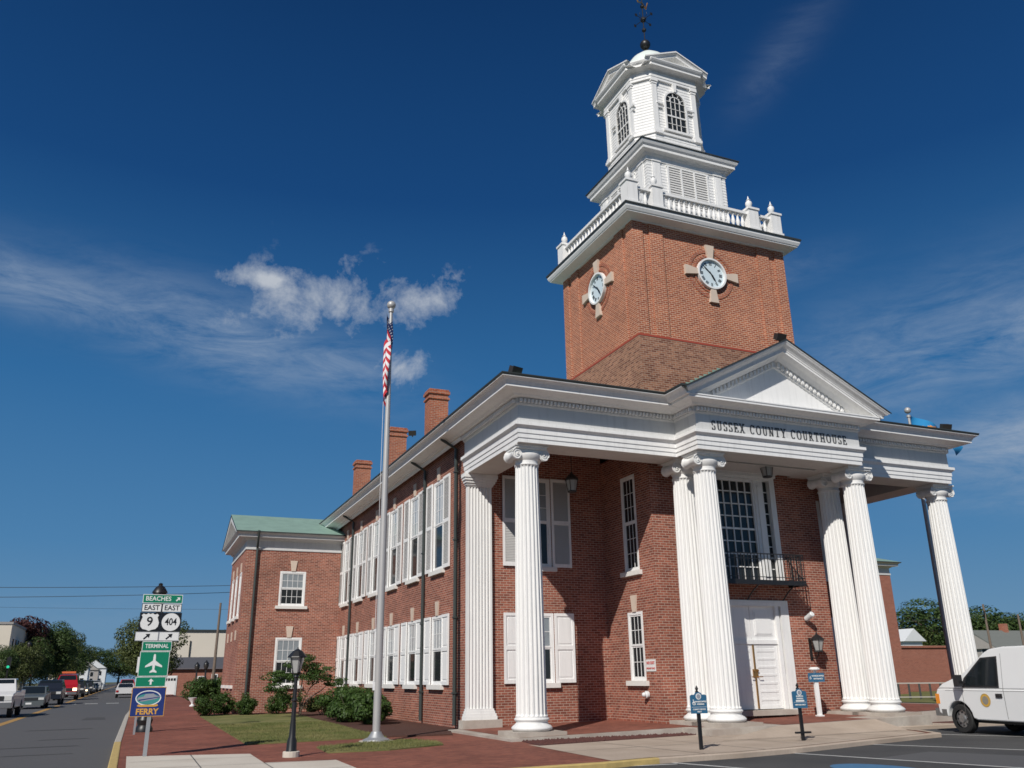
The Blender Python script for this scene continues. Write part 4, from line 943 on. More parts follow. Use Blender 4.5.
# ------------------------------------------------------------------ balustrade on the tower
def balustrade():
    x0, x1, y0, y1 = TX0 - .10, TX1 - .42, TY0 - .14, TY1 - .45; zb = 16.60
    b = MB()
    for (ax, ay, bx, by) in ((x0, y0, x1, y0), (x0, y0, x0, y1), (x1, y0, x1, y1), (x0, y1, x1, y1)):
        w = .09
        for z0, z1, q in ((zb, zb + .12, w), (zb + .70, zb + .80, w + .02)):
            b.box(min(ax, bx) - q, max(ax, bx) + q, min(ay, by) - q, max(ay, by) + q, z0, z1) if False else b.box(min(ax, bx) - (q if ax == bx else -.1), max(ax, bx) + (q if ax == bx else -.1), min(ay, by) - (q if ay == by else -.1), max(ay, by) + (q if ay == by else -.1), z0, z1)
    root = b.build('balustrade', 'white_paint', CH)
    p = MB()
    p.box(-.25, .25, -.25, .25, zb, zb + .12); p.box(-.21, .21, -.21, .21, zb + .12, zb + .88); p.box(-.25, .25, -.25, .25, zb + .88, zb + .96)
    p0 = p.build('pedestal', 'white_paint', root)
    u = MB(); z = zb + .96; u.lathe([(.10, z), (.10, z + .03), (.05, z + .06), (.05, z + .1), (.105, z + .17), (.125, z + .26), (.11, z + .34), (.05, z + .37), (.045, z + .40), (.075, z + .43), (.03, z + .48), (.018, z + .56), (.001, z + .61)], n=16)
    u0 = u.build('urn', 'white_paint', root, smooth=True)
    ps = [(x0, y0), (x1, y0), (x0, y1), (x1, y1), (x0 + 1.02, y0), (x1 - 1.02, y0), (x0 + 1.02, y1), (x1 - 1.02, y1)]
    for i, (x, y) in enumerate(ps):
        for s in (p0, u0):
            o = s if i == 0 else copy_tree(s, root)
            o.location = (x, y, 0)
    k = MB(); z = zb + .12; k.lathe([(.075, z), (.075, z + .04), (.04, z + .07), (.045, z + .12), (.075, z + .2), (.065, z + .28), (.038, z + .42), (.036, z + .48), (.06, z + .52), (.06, z + .578)], n=10)
    k0 = k.build('baluster', 'white_paint', root, smooth=True)
    def run(a0, a1, fixed, axis, n):
        for i in range(n):
            t = a0 + (a1 - a0) * (i + .5) / n; yield (t, fixed) if axis == 'x' else (fixed, t)
    pts = []
    for yy in (y0, y1):
        pts += list(run(x0 + .27, x0 + .75, yy, 'x', 2)) + list(run(x1 - .75, x1 - .27, yy, 'x', 2)) + list(run(x0 + 1.29, x1 - 1.29, yy, 'x', 17))
    for xx in (x0, x1): pts += list(run(y0 + .27, y1 - .27, xx, 'y', 19))
    for i, (x, y) in enumerate(pts):
        o = k0 if i == 0 else copy_tree(k0, root)
        o.location = (x, y, 0)
balustrade()
# ------------------------------------------------------------------ white stage and belfry
def siding(z0, z1, pitch=.125, o0=0.0):
    pr = []; n = max(1, int(round((z1 - z0) / pitch))); p = (z1 - z0) / n
    for i in range(n): pr += [(o0 + .014, z0 + i * p), (o0 + .002, z0 + (i + 1) * p - .001)]
    return [(o0 - .05, z0)] + pr + [(o0 - .05, z1)]
SX0, SX1, SY0, SY1 = 5.72, 9.20, 1.56, 5.05
SR = [(SX0, SY0), (SX1, SY0), (SX1, SY1), (SX0, SY1)]
b = MB(); b.sweep(SR, siding(16.6, 19.45), closed=True)
st = b.build('lower_stage', 'white_siding', CH)
b = MB(); b.sweep(SR, [(-.05, 19.40), (.05, 19.40), (.05, 19.47), (.04, 19.48), (.04, 19.58), (.10, 19.62), (.12, 19.66), (.30, 19.70), (.30, 19.80), (.36, 19.86), (.40, 19.94), (.40, 19.99), (-.05, 20.03)], closed=True)
b.prism([(SX0 - .2, SY0 - .2), (SX1 + .2, SY0 - .2), (SX1 + .2, SY1 + .2), (SX0 - .2, SY1 + .2)], 20.0, 20.04)
b.build('stage_cornice', 'white_paint', st)
b = MB(); b.sweep(SR, [(.40, 19.992), (.44, 19.992), (.44, 20.03), (.1, 20.05)], closed=True); b.build('stage_roof', 'gutter_dark', st)
def louvre_front(length):
    b = MB(); w = 1.74; z0, z1 = 17.62, 19.28
    b.box(-w / 2 - .07, w / 2 + .07, -.06, .03, z1, z1 + .07); b.box(-w / 2 - .07, w / 2 + .07, -.06, .03, z0 - .07, z0)
    for i in range(4): x = -w / 2 + w * i / 3; b.box(x - .035, x + .035, -.06, .03, z0, z1)
    for i in range(3):
        a, c = -w / 2 + w * i / 3 + .035, -w / 2 + w * (i + 1) / 3 - .035
        n = 16
        for j in range(n):
            z = z0 + (z1 - z0) * j / n; q = (z1 - z0) / n; b.quad((a, -.05, z), (c, -.05, z), (c, -.02, z + q * 1.05), (a, -.02, z + q * 1.05), 1)
    for s in (-1, 1):
        xc = s * 1.36; b.box(xc - .17, xc + .17, -.045, .03, z0 - .07, z1 + .10); b.box(xc - .11, xc + .11, -.055, -.04, z0, z1 + .02, 2); b.box(xc - .19, xc + .19, -.08, .03, z1 + .10, z1 + .15)
    return b
o = louvre_front(3.6).build('louvre_panel', ['white_paint', 'louver_grey', 'white_paint'], st, loc=((SX0 + SX1) / 2, SY0, 0))
o2 = o.copy(); COL.objects.link(o2); o2.parent = st; o2.location = (SX0, (SY0 + SY1) / 2, 0); o2.rotation_euler = (0, 0, RL)
BCX, BCY, BH, BCH = 7.40, 3.40, 1.53, .53
def octo(h, c): return [(BCX - h + c, BCY - h), (BCX + h - c, BCY - h), (BCX + h, BCY - h + c), (BCX + h, BCY + h - c), (BCX + h - c, BCY + h), (BCX - h + c, BCY + h), (BCX - h, BCY + h - c), (BCX - h, BCY - h + c)]
OC = octo(BH, BCH)
b = MB(); b.sweep(OC, siding(20.9, 23.45), closed=True); bel = b.build('belfry', 'white_siding', CH)
b = MB(); b.sweep(OC, [(.0, 20.03), (.12, 20.03), (.12, 20.2), (.08, 20.22)] + siding(20.22, 20.9, .13, .06)[1:-1] + [(.12, 20.9), (.12, 21.0), (-.05, 21.02)], closed=True); b.build('belfry_base', 'white_siding', bel)
def pil(x, y, ang, w=.2):
    b = MB()
    b.T = Matrix.Translation((x, y, 0)) @ Matrix.Rotation(ang, 4, 'Z')
    b.box(-w / 2, w / 2, -.07, .05, 21.02, 23.32); b.box(-w / 2 - .05, w / 2 + .05, -.11, .05, 21.02, 21.14); b.box(-w / 2 - .02, w / 2 + .02, -.09, .05, 21.14, 21.2)
    b.box(-w / 2 - .02, w / 2 + .02, -.09, .05, 23.2, 23.28); b.box(-w / 2 - .05, w / 2 + .05, -.12, .05, 23.3, 23.46); b.box(-w / 2 - .06, w / 2 + .06, -.16, -.02, 20.9, 21.02)
    b.T = None; b.build('pilaster', 'white_paint', bel)
for q in range(4):
    a = math.pi / 2 * q; c_, s_ = math.cos(a), math.sin(a)
    for x, y in ((-BH + BCH + .10, -BH), (BH - BCH - .10, -BH)): pil(BCX + x * c_ - y * s_, BCY + x * s_ + y * c_, a)
b = MB()
b.sweep(OC, [(-.05, 23.40), (.09, 23.40), (.09, 23.5), (.11, 23.51), (.11, 23.60), (.06, 23.62), (.06, 23.78), (.12, 23.82), (.34, 23.86), (.34, 23.95), (.40, 24.0), (.44, 24.06), (.44, 24.10), (-.05, 24.14)], closed=True)
b.build('belfry_cornice', 'white_paint', bel)
b = MB()
for q in range(4):
    b.T = Matrix.Translation((BCX, BCY, 0)) @ Matrix.Rotation(math.pi / 2 * q, 4, 'Z')
    hw, y = 1.44, -BH - .44; z0 = 24.105; ap = .62; sl = ap / hw
    for s in (-1, 1):
        for (d0, d1, o0, o1) in ((0, .06, 0, 0), (.06, .14, .02, .09), (.14, .22, .09, .09), (.22, .24, .09, .40)):
            b.quad((0, y + o0, z0 + ap - d0), (s * hw, y + o0, z0 - d0 + .0), (s * (hw - .0), y + o1, z0 - d1), (0, y + o1, z0 + ap - d1))
        b.quad((0, y, z0 + ap), (s * hw, y, z0), (s * hw * .6, -.2, z0), (0, -.2, z0 + ap), 1)
    b.quad((-hw + .3, y + .395, z0 - .02), (hw - .3, y + .395, z0 - .02), (.01, y + .395, z0 + ap - .2), (-.01, y + .395, z0 + ap - .2), 1)
b.T = None
b.build('belfry_gable', ['white_paint', 'copper_pale'], bel)
b = MB(); b.lathe([(1.25, 24.1), (1.22, 24.5), (1.12, 24.95), (.95, 25.35), (.72, 25.7), (.42, 25.98), (.14, 26.13), (.05, 26.2)], BCX, BCY, 32); b.build('dome', 'copper_pale', bel, smooth=True)
def arch_window():
    w, z0, zs = .88, 21.18, 22.54; r = w / 2; b = MB()
    n = 14
    arc = [(r * math.cos(math.pi * i / n), zs + r * math.sin(math.pi * i / n)) for i in range(n + 1)]
    for i in range(n):
        a, c = arc[i], arc[i + 1]; k = (r + .07) / r
        A_, C_ = (a[0] * k, zs + (a[1] - zs) * k), (c[0] * k, zs + (c[1] - zs) * k); b.xzprism([a, A_, C_, c], -.07, .02)
    b.box(-r - .07, -r, -.07, .02, z0, zs); b.box(r, r + .07, -.07, .02, z0, zs)
    for x in (-.2, 0, .2): b.box(x - .009, x + .009, -.035, -.01, z0, zs + .25)
    for z in (z0 + .34, zs - .32, zs): b.box(-r, r, -.035, -.008, z - .009, z + .009)
    b.box(-r, r, -.045, -.005, z0 + .66, z0 + .72)
    for i in range(2, n, 3):
        a = math.pi * i / n; c_, s_ = math.cos(a), math.sin(a); t = .009
        b.xzprism([(.24 * c_ - t * s_, zs + .24 * s_ + t * c_), (.24 * c_ + t * s_, zs + .24 * s_ - t * c_), (r * c_ + t * s_, zs + r * s_ - t * c_), (r * c_ - t * s_, zs + r * s_ + t * c_)], -.034, -.012)
    k0 = [(.24 * math.cos(math.pi * i / 10), zs + .24 * math.sin(math.pi * i / 10)) for i in range(11)]
    for i in range(10):
        a, c = k0[i], k0[i + 1]; b.xzprism([a, (a[0] * 1.11, zs + (a[1] - zs) * 1.11), (c[0] * 1.11, zs + (c[1] - zs) * 1.11), c], -.036, -.012)
    win = b.build('belfry_window', 'white_paint', CH)
    g = MB(); g.xzprism([(-r, z0), (r, z0)] + arc, -.006, .01); g.build('pane', 'glass_dark', win)
    s = MB(); s.box(-r - .2, r + .2, -.13, .02, z0 - .1, z0 - .001); s.build('sill', 'white_paint', win)
    k = MB(); k.xzprism([(-.05, zs + r + .02), (.05, zs + r + .02), (.08, 23.38), (-.08, 23.38)], -.11, .02)
    for sgn in (-1, 1):
        xa, xb = sgn * .56, sgn * .86; k.box(min(xa, xb), max(xa, xb), -.06, .02, 22.32, 22.40); k.box(min(xa, xb) + .03, max(xa, xb) - .03, -.045, .02, 22.14, 22.19)
    k.build('window_trim', 'white_paint', win)
    return win
aw = arch_window()
for q in range(4):
    a = math.pi / 2 * q; o = aw if q == 0 else copy_tree(aw, CH)
    o.location = (BCX + (BH + .035) * math.sin(a), BCY - (BH + .035) * math.cos(a), 0); o.rotation_euler = (0, 0, a)
    if q == 3: o.location.y -= .28
def vane():
    b = MB(); x, y = BCX - .06, BCY
    b.lathe([(.13, 26.1), (.10, 26.2), (.06, 26.3)], x, y, 12); b.sphere((x, y, 26.58), .22, 16, 12)
    b.tube([(x, y, 26.8), (x, y, 31.0)], .022, 8)
    for z, r in ((27.35, .10), (27.9, .13), (28.6, .09)): b.sphere((x, y, z), r, 8, 6)
    for z in (27.9,):
        for q in range(4):
            a = q * math.pi / 2 + .3; dx, dy = math.cos(a), math.sin(a); b.tube([(x, y, z), (x + dx * .42, y + dy * .42, z)], .012, 6)
            b.box(x + dx * .45 - .05, x + dx * .45 + .05, y + dy * .45 - .012, y + dy * .45 + .012, z - .06, z + .06)
            b.tube([(x, y, z), (x + dx * .22, y + dy * .22, z + .16), (x + dx * .20, y + dy * .20, z + .28)], .010, 6)
    v = b.build('weathervane', 'black_iron', bel, smooth=True)
    g = MB(); z = 28.75
    g.tube([(x - .45, y - .2, z + .25), (x - .3, y - .15, z - .12), (x, y, z + .05), (x + .25, y + .1, z - .1), (x + .42, y + .2, z + .35)], .035, 6); g.build('scroll', 'brass', v)
    k = MB(); k.add([(x - .5, y - .24, 29.45), (x - .15, y - .07, 29.25), (x + .3, y + .14, 29.35), (x + .62, y + .29, 29.5), (x + .3, y + .14, 29.62), (x - .15, y - .07, 29.7), (x - .5, y - .24, 29.85)], [tuple(range(7))]); k.build('arrow', 'black_iron', v)
vane()
# ================================================================== LIGHTS, SIGNS, FLAGS
def hanging_lantern(x, y, z, label):
    r = empty('hanging_lantern', (x, y, z), 0, label, 'lantern', 'lanterns hanging in the portico')
    b = MB(); b.tube([(0, 0, .62), (0, 0, 8.74 - z)], .014, 6); b.lathe([(.03, .62), (.05, .56), (.10, .52), (.20, .42), (.22, .36), (.21, .34)], n=8); b.lathe([(.14, -.02), (.15, .0), (.13, .02)], n=8)
    for i in range(4):
        a = math.pi / 4 + math.pi / 2 * i; b.tube([(.135 * math.cos(a), .135 * math.sin(a), .0), (.20 * math.cos(a), .20 * math.sin(a), .36)], .012, 5)
    b.build('frame', 'dark_lamp', r)
    g = MB(); g.lathe([(.12, .01), (.18, .345)], n=8); g.build('glass', 'lamp_glass', r)
hanging_lantern(2.35, 2.0, 6.86, 'black lantern hanging under the portico beside the upper louvred shutter')
hanging_lantern(8.0, -.35, 7.25, 'black lantern hanging in front of the tall multi-pane window')
def wall_lantern(x, y, z):
    r = empty('wall_lantern', (x, y, z), 0, 'black wall lantern on scrolled bracket beside the white entrance doors', 'lantern')
    b = MB(); b.box(-.05, .05, -.02, -.001, -.05, .62); b.tube([(0, -.02, .05), (0, -.2, .0), (0, -.33, .12), (0, -.34, .3)], .018, 6); b.tube([(0, -.02, .5), (0, -.12, .58), (0, -.2, .45)], .014, 6)
    b.build('bracket', 'black_iron', r)
    f = MB(); f.lathe([(.02, .78), (.03, .72), (.09, .68), (.22, .58), (.24, .56), (.20, .55)], 0, -.34, 6); f.lathe([(.09, .18), (.14, .2), (.13, .24)], 0, -.34, 6)
    for i in range(6):
        a = math.pi / 3 * i; f.tube([(.12 * math.cos(a), -.34 + .12 * math.sin(a), .22), (.20 * math.cos(a), -.34 + .20 * math.sin(a), .56)], .010, 5)
    f.build('lantern_frame', 'black_iron', r)
    g = MB(); g.lathe([(.105, .24), (.185, .55)], 0, -.34, 6); g.build('glass', 'lamp_glass', r)
wall_lantern(9.86, BY, 1.86)
c = empty('security_camera', (9.78, BY, 3.08), 0, 'small white security camera on brick wall above the wall lantern', 'security camera')
b = MB(); b.T = Matrix.Translation((0, -.22, .04)) @ Matrix.Rotation(R(65), 4, 'X'); b.lathe([(.05, -.17), (.085, -.16), (.085, .15), (.06, .17)], n=12); b.T = None; b.build('housing', 'metal_white', c, smooth=True)
b = MB(); b.tube([(0, -.001, -.05), (0, -.1, -.05), (0, -.2, .0)], .02, 6); b.build('bracket', 'metal_white', c)
n = empty('notice_sign', (BX0 - .004, 1.33, 1.56), RL, 'small white notice sign with red lettering on brick side wall', 'sign')
b = MB(); b.box(-.26, .26, -.012, 0, 0, .33); b.build('panel', 'sign_white', n)
text('lettering', 'NO EXIT', .11, 'sign_red', n, (0, -.0165, .23), bold=.003); text('lettering', 'FIRE EXIT ONLY', .065, 'sign_red', n, (0, -.0165, .08), bold=.002)
b = MB(); b.lathe([(.07, 0), (.10, .03), (.10, .10), (.06, .13)], n=12); b.sphere((0, 0, .16), .07, 10, 8)
o = b.build('wall_light', 'metal_white', None, smooth=True, loc=(BX0 - .0, 1.56, .92)); o.rotation_euler = (0, -math.pi / 2, 0); tag(o, 'small round white light low on the brick side wall', 'light')
def floodlight(x, y, z, rz, label, rx=.45):
    r = empty('floodlight', (x, y, z), rz, label, 'floodlight', 'floodlights along the roof edges'); r.scale = (.8, .8, .8)
    b = MB(); b.box(-.03, .03, -.03, .03, 0, .10); b.box(-.2, .2, -.02, .02, .08, .11); b.build('bracket', 'gutter_dark', r)
    h = MB(); h.T = Matrix.Translation((0, 0, .24)) @ Matrix.Rotation(rx, 4, 'X')
    h.box(-.19, .19, -.12, .10, -.12, .12); h.box(-.21, .21, -.15, -.12, -.14, .14); h.build('lamp_head', 'dark_lamp', r)
floodlight(-.85, -1.05, 9.22, .3, 'black floodlight on the left front corner of the portico roof')
floodlight(7.45, -2.25, 10.96, .0, 'black floodlight on the peak of the white pediment')
floodlight(15.35, -1.05, 9.22, -.3, 'black floodlight on the right front corner of the portico roof')
floodlight(1.15, 15.5, 12.0, -.5, 'black floodlight clamped to the middle brick chimney')
# blue information signs
def blue_sign(x, y, rot, label, lines, wheelchair):
    r = empty('parking_sign', (x, y, 0), rot, label, 'sign')
    p = MB(); p.box(-.035, .035, -.0, .05, 0, 1.10); p.lathe([(.03, 1.10), (.045, 1.12), (.02, 1.15), (.035, 1.19), (.005, 1.25)], 0, .025, 8); p.build('post', 'black_paint', r)
    b = MB(); k = []
    for t in range(9): a = math.pi * t / 8; k.append((.085 * math.cos(a), 1.07 + .05 * math.sin(a)))
    b.xzprism([(-.19, .70), (.19, .70), (.19, 1.05), (.15, 1.07)] + k + [(-.15, 1.07), (-.19, 1.05)], -.022, -.002); b.build('panel', 'sign_blue', r)
    s = MB(); s.cyl_y(0, 1.035, .062, -.0265, -.0225, 20); s.cyl_y(0, 1.035, .045, -.0305, -.027, 20, 1)
    s.build('seal', ['sign_white', 'sign_grey'], r)
    if wheelchair:
        w = MB(); w.ring_y(-.115, .90, .024, .036, -.026, -.0225, 16); w.cyl_y(-.125, .965, .012, -.026, -.0225, 8); w.xzprism([(-.13, .95), (-.118, .95), (-.112, .915), (-.085, .915), (-.078, .87), (-.09, .87), (-.094, .902), (-.13, .902)], -.028, -.0225); w.build('symbol', 'sign_white', r)
    for t, z, x0, sz in lines: text('lettering', t, sz, 'sign_white', r, (x0, -.026, z), bold=.001)
    m = MB()
    m.box(-.17, .17, -.0235, -.0225, .825, .83); m.build('rule', 'sign_white', r)
    if not wheelchair:
        w = MB(); w.box(-.11, .11, -.026, -.0225, .84, .875); w.build('symbol', 'sign_white', r)
blue_sign(1.43, -5.14, R(-6), 'blue handicapped parking sign on black post before the paired columns', [('HANDICAPPED', .93, .04, .040), ('PARKING', .88, .04, .040), ('COUNTY OFFICES', .78, 0, .036), ('ONLY', .735, 0, .036)], True)
blue_sign(4.71, -4.43, R(-6), 'blue county parking sign on black post before the entrance doors', [('RESERVED', .955, 0, .042), ('PARKING', .905, 0, .042), ('VISITORS ONLY', .77, 0, .04)], False)
b = MB(); b.box(-.2, .2, -.03, .03, .16, .2)
o = b.build('crossbar', 'black_paint', bpy.data.objects['parking_sign.001'])
r = empty('entrance_sign', (9.13, -.1, .245), R(-8), 'small blue entrance sign on white post beside the doors', 'sign')
b = MB(); b.box(-.06, .06, -.04, .04, 0, 1.12); b.box(-.10, .10, -.08, .08, 0, .035); b.lathe([(.05, 1.26), (.15, 1.29), (.16, 1.32), (.10, 1.36)], 0, 0, 12); b.box(-.03, .03, -.03, .03, 1.12, 1.27); b.build('post', 'white_paint', r)
b = MB(); b.box(-.27, .27, -.06, -.042, .95, 1.20); b.build('panel', 'sign_blue', r)
text('lettering', 'HANDICAPPED', .06, 'sign_white', r, (.05, -.0645, 1.115), bold=.001); text('lettering', 'ENTRANCE', .06, 'sign_white', r, (.05, -.0645, 1.035), bold=.001)
b = MB(); b.ring_y(-.205, 1.055, .018, .03, -.0645, -.061, 14); b.box(-.215, -.20, -.0645, -.061, 1.08, 1.12); b.build('symbol', 'sign_white', r)
# street lamps
def street_lamp(x, y, H, label, base=True, rz=0):
    r = empty('street_lamp', (x, y, 0), rz, label, 'street lamp', 'black lamp posts along the pavements'); k = H / 3.9
    b = MB(); b.lathe([(.125, .0), (.125, .10), (.105, .14), (.10, .30), (.07, .38), (.06, .60), (.05, .72), (.045, 1.05), (.07, 1.08), (.04, 1.12), (.035, H - .62), (.06, H - .6), (.05, H - .55)], n=14); b.build('post', 'black_iron', r, smooth=True)
    h = MB(); h.lathe([(.09, H - .54), (.10, H - .52), (.09, H - .5)], n=8); h.lathe([(.01, H), (.02, H - .04), (.10, H - .08), (.20, H - .19), (.21, H - .21), (.17, H - .215)], n=8)
    for i in range(4):
        a = math.pi / 2 * i + .4; h.tube([(.09 * math.cos(a), .09 * math.sin(a), H - .5), (.155 * math.cos(a), .155 * math.sin(a), H - .21)], .009, 5)
    h.build('lantern_frame', 'black_iron', r)
    g = MB(); g.lathe([(.085, H - .5), (.145, H - .22)], n=8); g.build('glass', 'lamp_glass', r)
    if base: c = MB(); c.lathe([(.17, .0), (.17, .10), (.15, .11)], n=16); c.build('footing', 'concrete', r)
street_lamp(-6.37, -1.98, 2.14, 'short black lamp post on a round concrete footing in the brick plaza')
def tall_lamp(x, y, H, label):
    r = empty('street_lamp', (x, y, 0), 0, label, 'street lamp', 'black lamp posts along the pavements')
    b = MB(); b.lathe([(.26, 0), (.26, .10), (.20, .2), (.24, .35), (.16, .52), (.13, .9), (.08, 1.0), (.07, 2.5), (.055, H - .8), (.12, H - .74)], n=14); b.build('post', 'black_iron', r, smooth=True)
    g = MB(); g.lathe([(.12, H - .73), (.22, H - .45), (.20, H - .33)], n=14); g.build('globe', 'dark_lamp', r, smooth=True)
    h = MB(); h.lathe([(.24, H - .33), (.23, H - .28), (.14, H - .14), (.06, H - .08), (.07, H - .03), (.01, H)], n=14); h.build('cap', 'black_iron', r, smooth=True)
tall_lamp(-9.0, 9.7, 4.55, 'tall black street lamp standing behind the stacked road signs')
tall_lamp(-4.3, 62, 3.0, 'distant black lamp post between the brick wing and the far brick building'); tall_lamp(-3.7, 60, 3.1, 'distant black lamp post nearest the left side of the wooden pole')
tall_lamp(-21.2, 99, 6.2, 'dark street lamp across the road under the maroon tree')
# stacked highway signs
SG = empty('highway_sign', (-9.10, -.16, 0), R(1.0), 'stacked highway signs with route shields, aeroplane and ferry panels on steel post', 'road sign')
def panel(name, x0, x1, z0, z1, m, border=None, y=-.03):
    b = MB()
    if border:
        b.box(x0, x1, y, y + .006, z0, z1, 1); b.box(x0 + .012, x1 - .012, y - .0025, y - .0001, z0 + .012, z1 - .012, 0); return b.build(name, [m, border], SG)
    b.box(x0, x1, y, y + .006, z0, z1); return b.build(name, m, SG)
b = MB(); b.box(-.04, .04, -.02, .03, 0, 3.2); b.build('post', 'galvanised', SG)
YT = -.0345
def tx(body, sz, m, x, z, par, sx=1.0, bold=.002): return text('lettering', body, sz, m, par, (x, YT, z), ext=.0012, sx=sx, bold=bold)
p = panel('beaches_panel', -.41, .41, 3.13, 3.32, 'sign_green', 'sign_white'); tx('BEACHES', .135, 'sign_white', -.09, 3.225, p, .95)
def arrow_mb(cx, cz, s, ang, m, par, w=.3):
    a = MB(); c_, s_ = math.cos(ang), math.sin(ang)
    pts = [(-w / 3, -1), (w / 3, -1), (w / 3, .1), (.75 * w + .25, .1), (0, 1), (-.75 * w - .25, .1), (-w / 3, .1)]
    a.xzprism([(cx + s * (u * c_ + v * s_), cz + s * (-u * s_ + v * c_)) for u, v in pts], YT - .001, YT + .001); a.build('arrow', m, par)
arrow_mb(.32, 3.225, .055, R(45), 'sign_white', p, .8)
p = panel('direction_panel', -.41, -.004, 2.94, 3.122, 'sign_white', 'black_paint'); tx('EAST', .15, 'black_paint', -.207, 3.03, p, .95)
p = panel('direction_panel', .004, .41, 2.94, 3.122, 'sign_white', 'black_paint'); tx('EAST', .15, 'black_paint', .207, 3.03, p, .95)
p = panel('route_shield', -.43, -.003, 2.53, 2.932, 'black_paint')
b = MB(); cx, cz = -.217, 2.73
half = [(0, -.19), (.06, -.165), (.13, -.15), (.175, -.10), (.19, -.02), (.165, .06), (.15, .10), (.175, .14), (.14, .175), (.09, .155), (.045, .185), (0, .165)]
b.xzprism([(cx + x, cz + z) for x, z in half] + [(cx - x, cz + z) for x, z in half[1:-1][::-1]], YT + .0005, YT + .003); b.build('shield', 'sign_white', p); tx('9', .27, 'black_paint', cx, cz, p, bold=.004)
p = panel('route_shield', .003, .43, 2.53, 2.932, 'black_paint')
b = MB(); b.cyl_y(.217, 2.73, .19, YT + .0005, YT + .003, 32); b.build('shield', 'sign_white', p); tx('404', .21, 'black_paint', .217, 2.73, p, .78, .004)
for s, gx in ((-1, -.24), (1, .215)):
    p = panel('arrow_panel', -.475 if s < 0 else .003, -.003 if s < 0 else .42, 2.33, 2.522, 'sign_white', 'sign_grey'); arrow_mb(gx, 2.425, .085, R(48), 'black_paint', p, .55)
p = panel('terminal_panel', -.31, .29, 2.12, 2.322, 'sign_green', 'sign_white'); tx('TERMINAL', .115, 'sign_white', -.01, 2.22, p, .88)
p = panel('airport_panel', -.33, .27, 1.60, 2.112, 'sign_green', 'sign_white')
b = MB(); half = [(0, .20), (.018, .185), (.024, .14), (.026, .06), (.17, -.045), (.17, -.08), (.026, -.035), (.02, -.12), (.07, -.165), (.07, -.19), (0, -.175)]
b.xzprism([(-.03 + x, 1.86 + z) for x, z in half] + [(-.03 - x, 1.86 + z) for x, z in half[1:-1][::-1]], YT - .001, YT + .001); b.build('aeroplane', 'sign_white', p)
p = panel('arrow_panel', -.36, .25, 1.385, 1.592, 'sign_green', 'sign_white'); arrow_mb(-.05, 1.49, .062, 0, 'sign_white', p, .9)
p = panel('ferry_panel', -.40, .28, .79, 1.378, 'sign_navy', 'sign_gold')
b = MB(); cx, cz = -.06, 1.16
n_ = 28; vs = []; fs = []
for i in range(n_):
    a = 2 * math.pi * i / n_
    for q, rx, rz in ((0, .235, .135), (1, .255, .155)): vs.append((cx + rx * math.cos(a), YT, cz + rz * math.sin(a)))
b.add(vs, [(2 * i, 2 * i + 1, 2 * ((i + 1) % n_) + 1, 2 * ((i + 1) % n_)) for i in range(n_)], 0)
b.add([(cx + .23 * math.cos(2 * math.pi * i / 24), YT + .001, cz - .02 + .11 * math.sin(2 * math.pi * i / 24)) for i in range(24)], [tuple(range(24))], 1)
b.add([(cx - .22, YT - .001, cz - .04), (cx - .12, YT - .001, cz - .07), (cx + .16, YT - .001, cz - .02), (cx + .25, YT - .001, cz + .03), (cx + .16, YT - .001, cz + .04), (cx + .09, YT - .001, cz + .09), (cx - .06, YT - .001, cz + .08), (cx - .10, YT - .001, cz + .03), (cx - .21, YT - .001, cz + .01)], [tuple(range(9))], 2)
b.add([(cx - .19, YT - .0015, cz - .055), (cx + .20, YT - .0015, cz + .005), (cx + .22, YT - .0015, cz + .025), (cx - .19, YT - .0015, cz - .03)], [(0, 1, 2, 3)], 3)
b.add([(cx - .21, YT - .0015, 1.0), (cx - .15, YT - .0015, .985), (cx + .15, YT - .0015, .985), (cx + .21, YT - .0015, 1.0), (cx + .19, YT - .0015, 1.035), (cx + .14, YT - .0015, 1.025), (cx - .14, YT - .0015, 1.025), (cx - .19, YT - .0015, 1.035)], [tuple(range(8))], 4)
b.build('emblem', ['sign_white', 'sign_teal', 'sign_grey', 'sign_navy', 'sign_gold'], p)
tx('FERRY', .16, 'sign_gold', -.06, .885, p, 1.0, .005)
r = empty('sign_post', (-9.28, 8.4, 0), 0, 'plain steel sign post by the kerb behind the stacked signs', 'sign post')
b = MB(); b.box(-.03, .03, -.02, .02, 0, 2.2); b.build('post', 'galvanised', r)
b = MB(); b.box(-.15, .15, -.03, -.022, 1.75, 2.2); b.build('panel', 'sign_white', r)
# US flag pole
FP = empty('flagpole', (-3.807, 1.113, 0), 0, 'tall grey steel flagpole with ball top standing in the small lawn strip', 'flagpole')
b = MB(); b.lathe([(.096, .0), (.096, 4), (.075, 8), (.05, 11.3), (.045, 11.62)], n=20); b.lathe([(.075, 11.56), (.075, 11.66)], n=16); b.build('pole', 'steel', FP, smooth=True)
b = MB(); b.lathe([(.34, .02), (.33, .06), (.20, .11), (.14, .2), (.12, .24)], n=24); b.build('base_collar', 'galvanised', FP, smooth=True)
b = MB(); b.sphere((0, 0, 11.78), .13, 16, 10); b.build('finial', 'steel', FP, smooth=True)
b = MB(); b.tube([(-.13, -.02, 1.3), (-.14, -.02, 8.8)], .006, 5); b.box(-.13, -.08, -.03, .03, 1.2, 1.4); b.build('halyard', 'flag_white', FP)
b = MB(); b.lathe([(.42, .012), (.42, .032)], n=24); b.build('footing', 'concrete', FP)
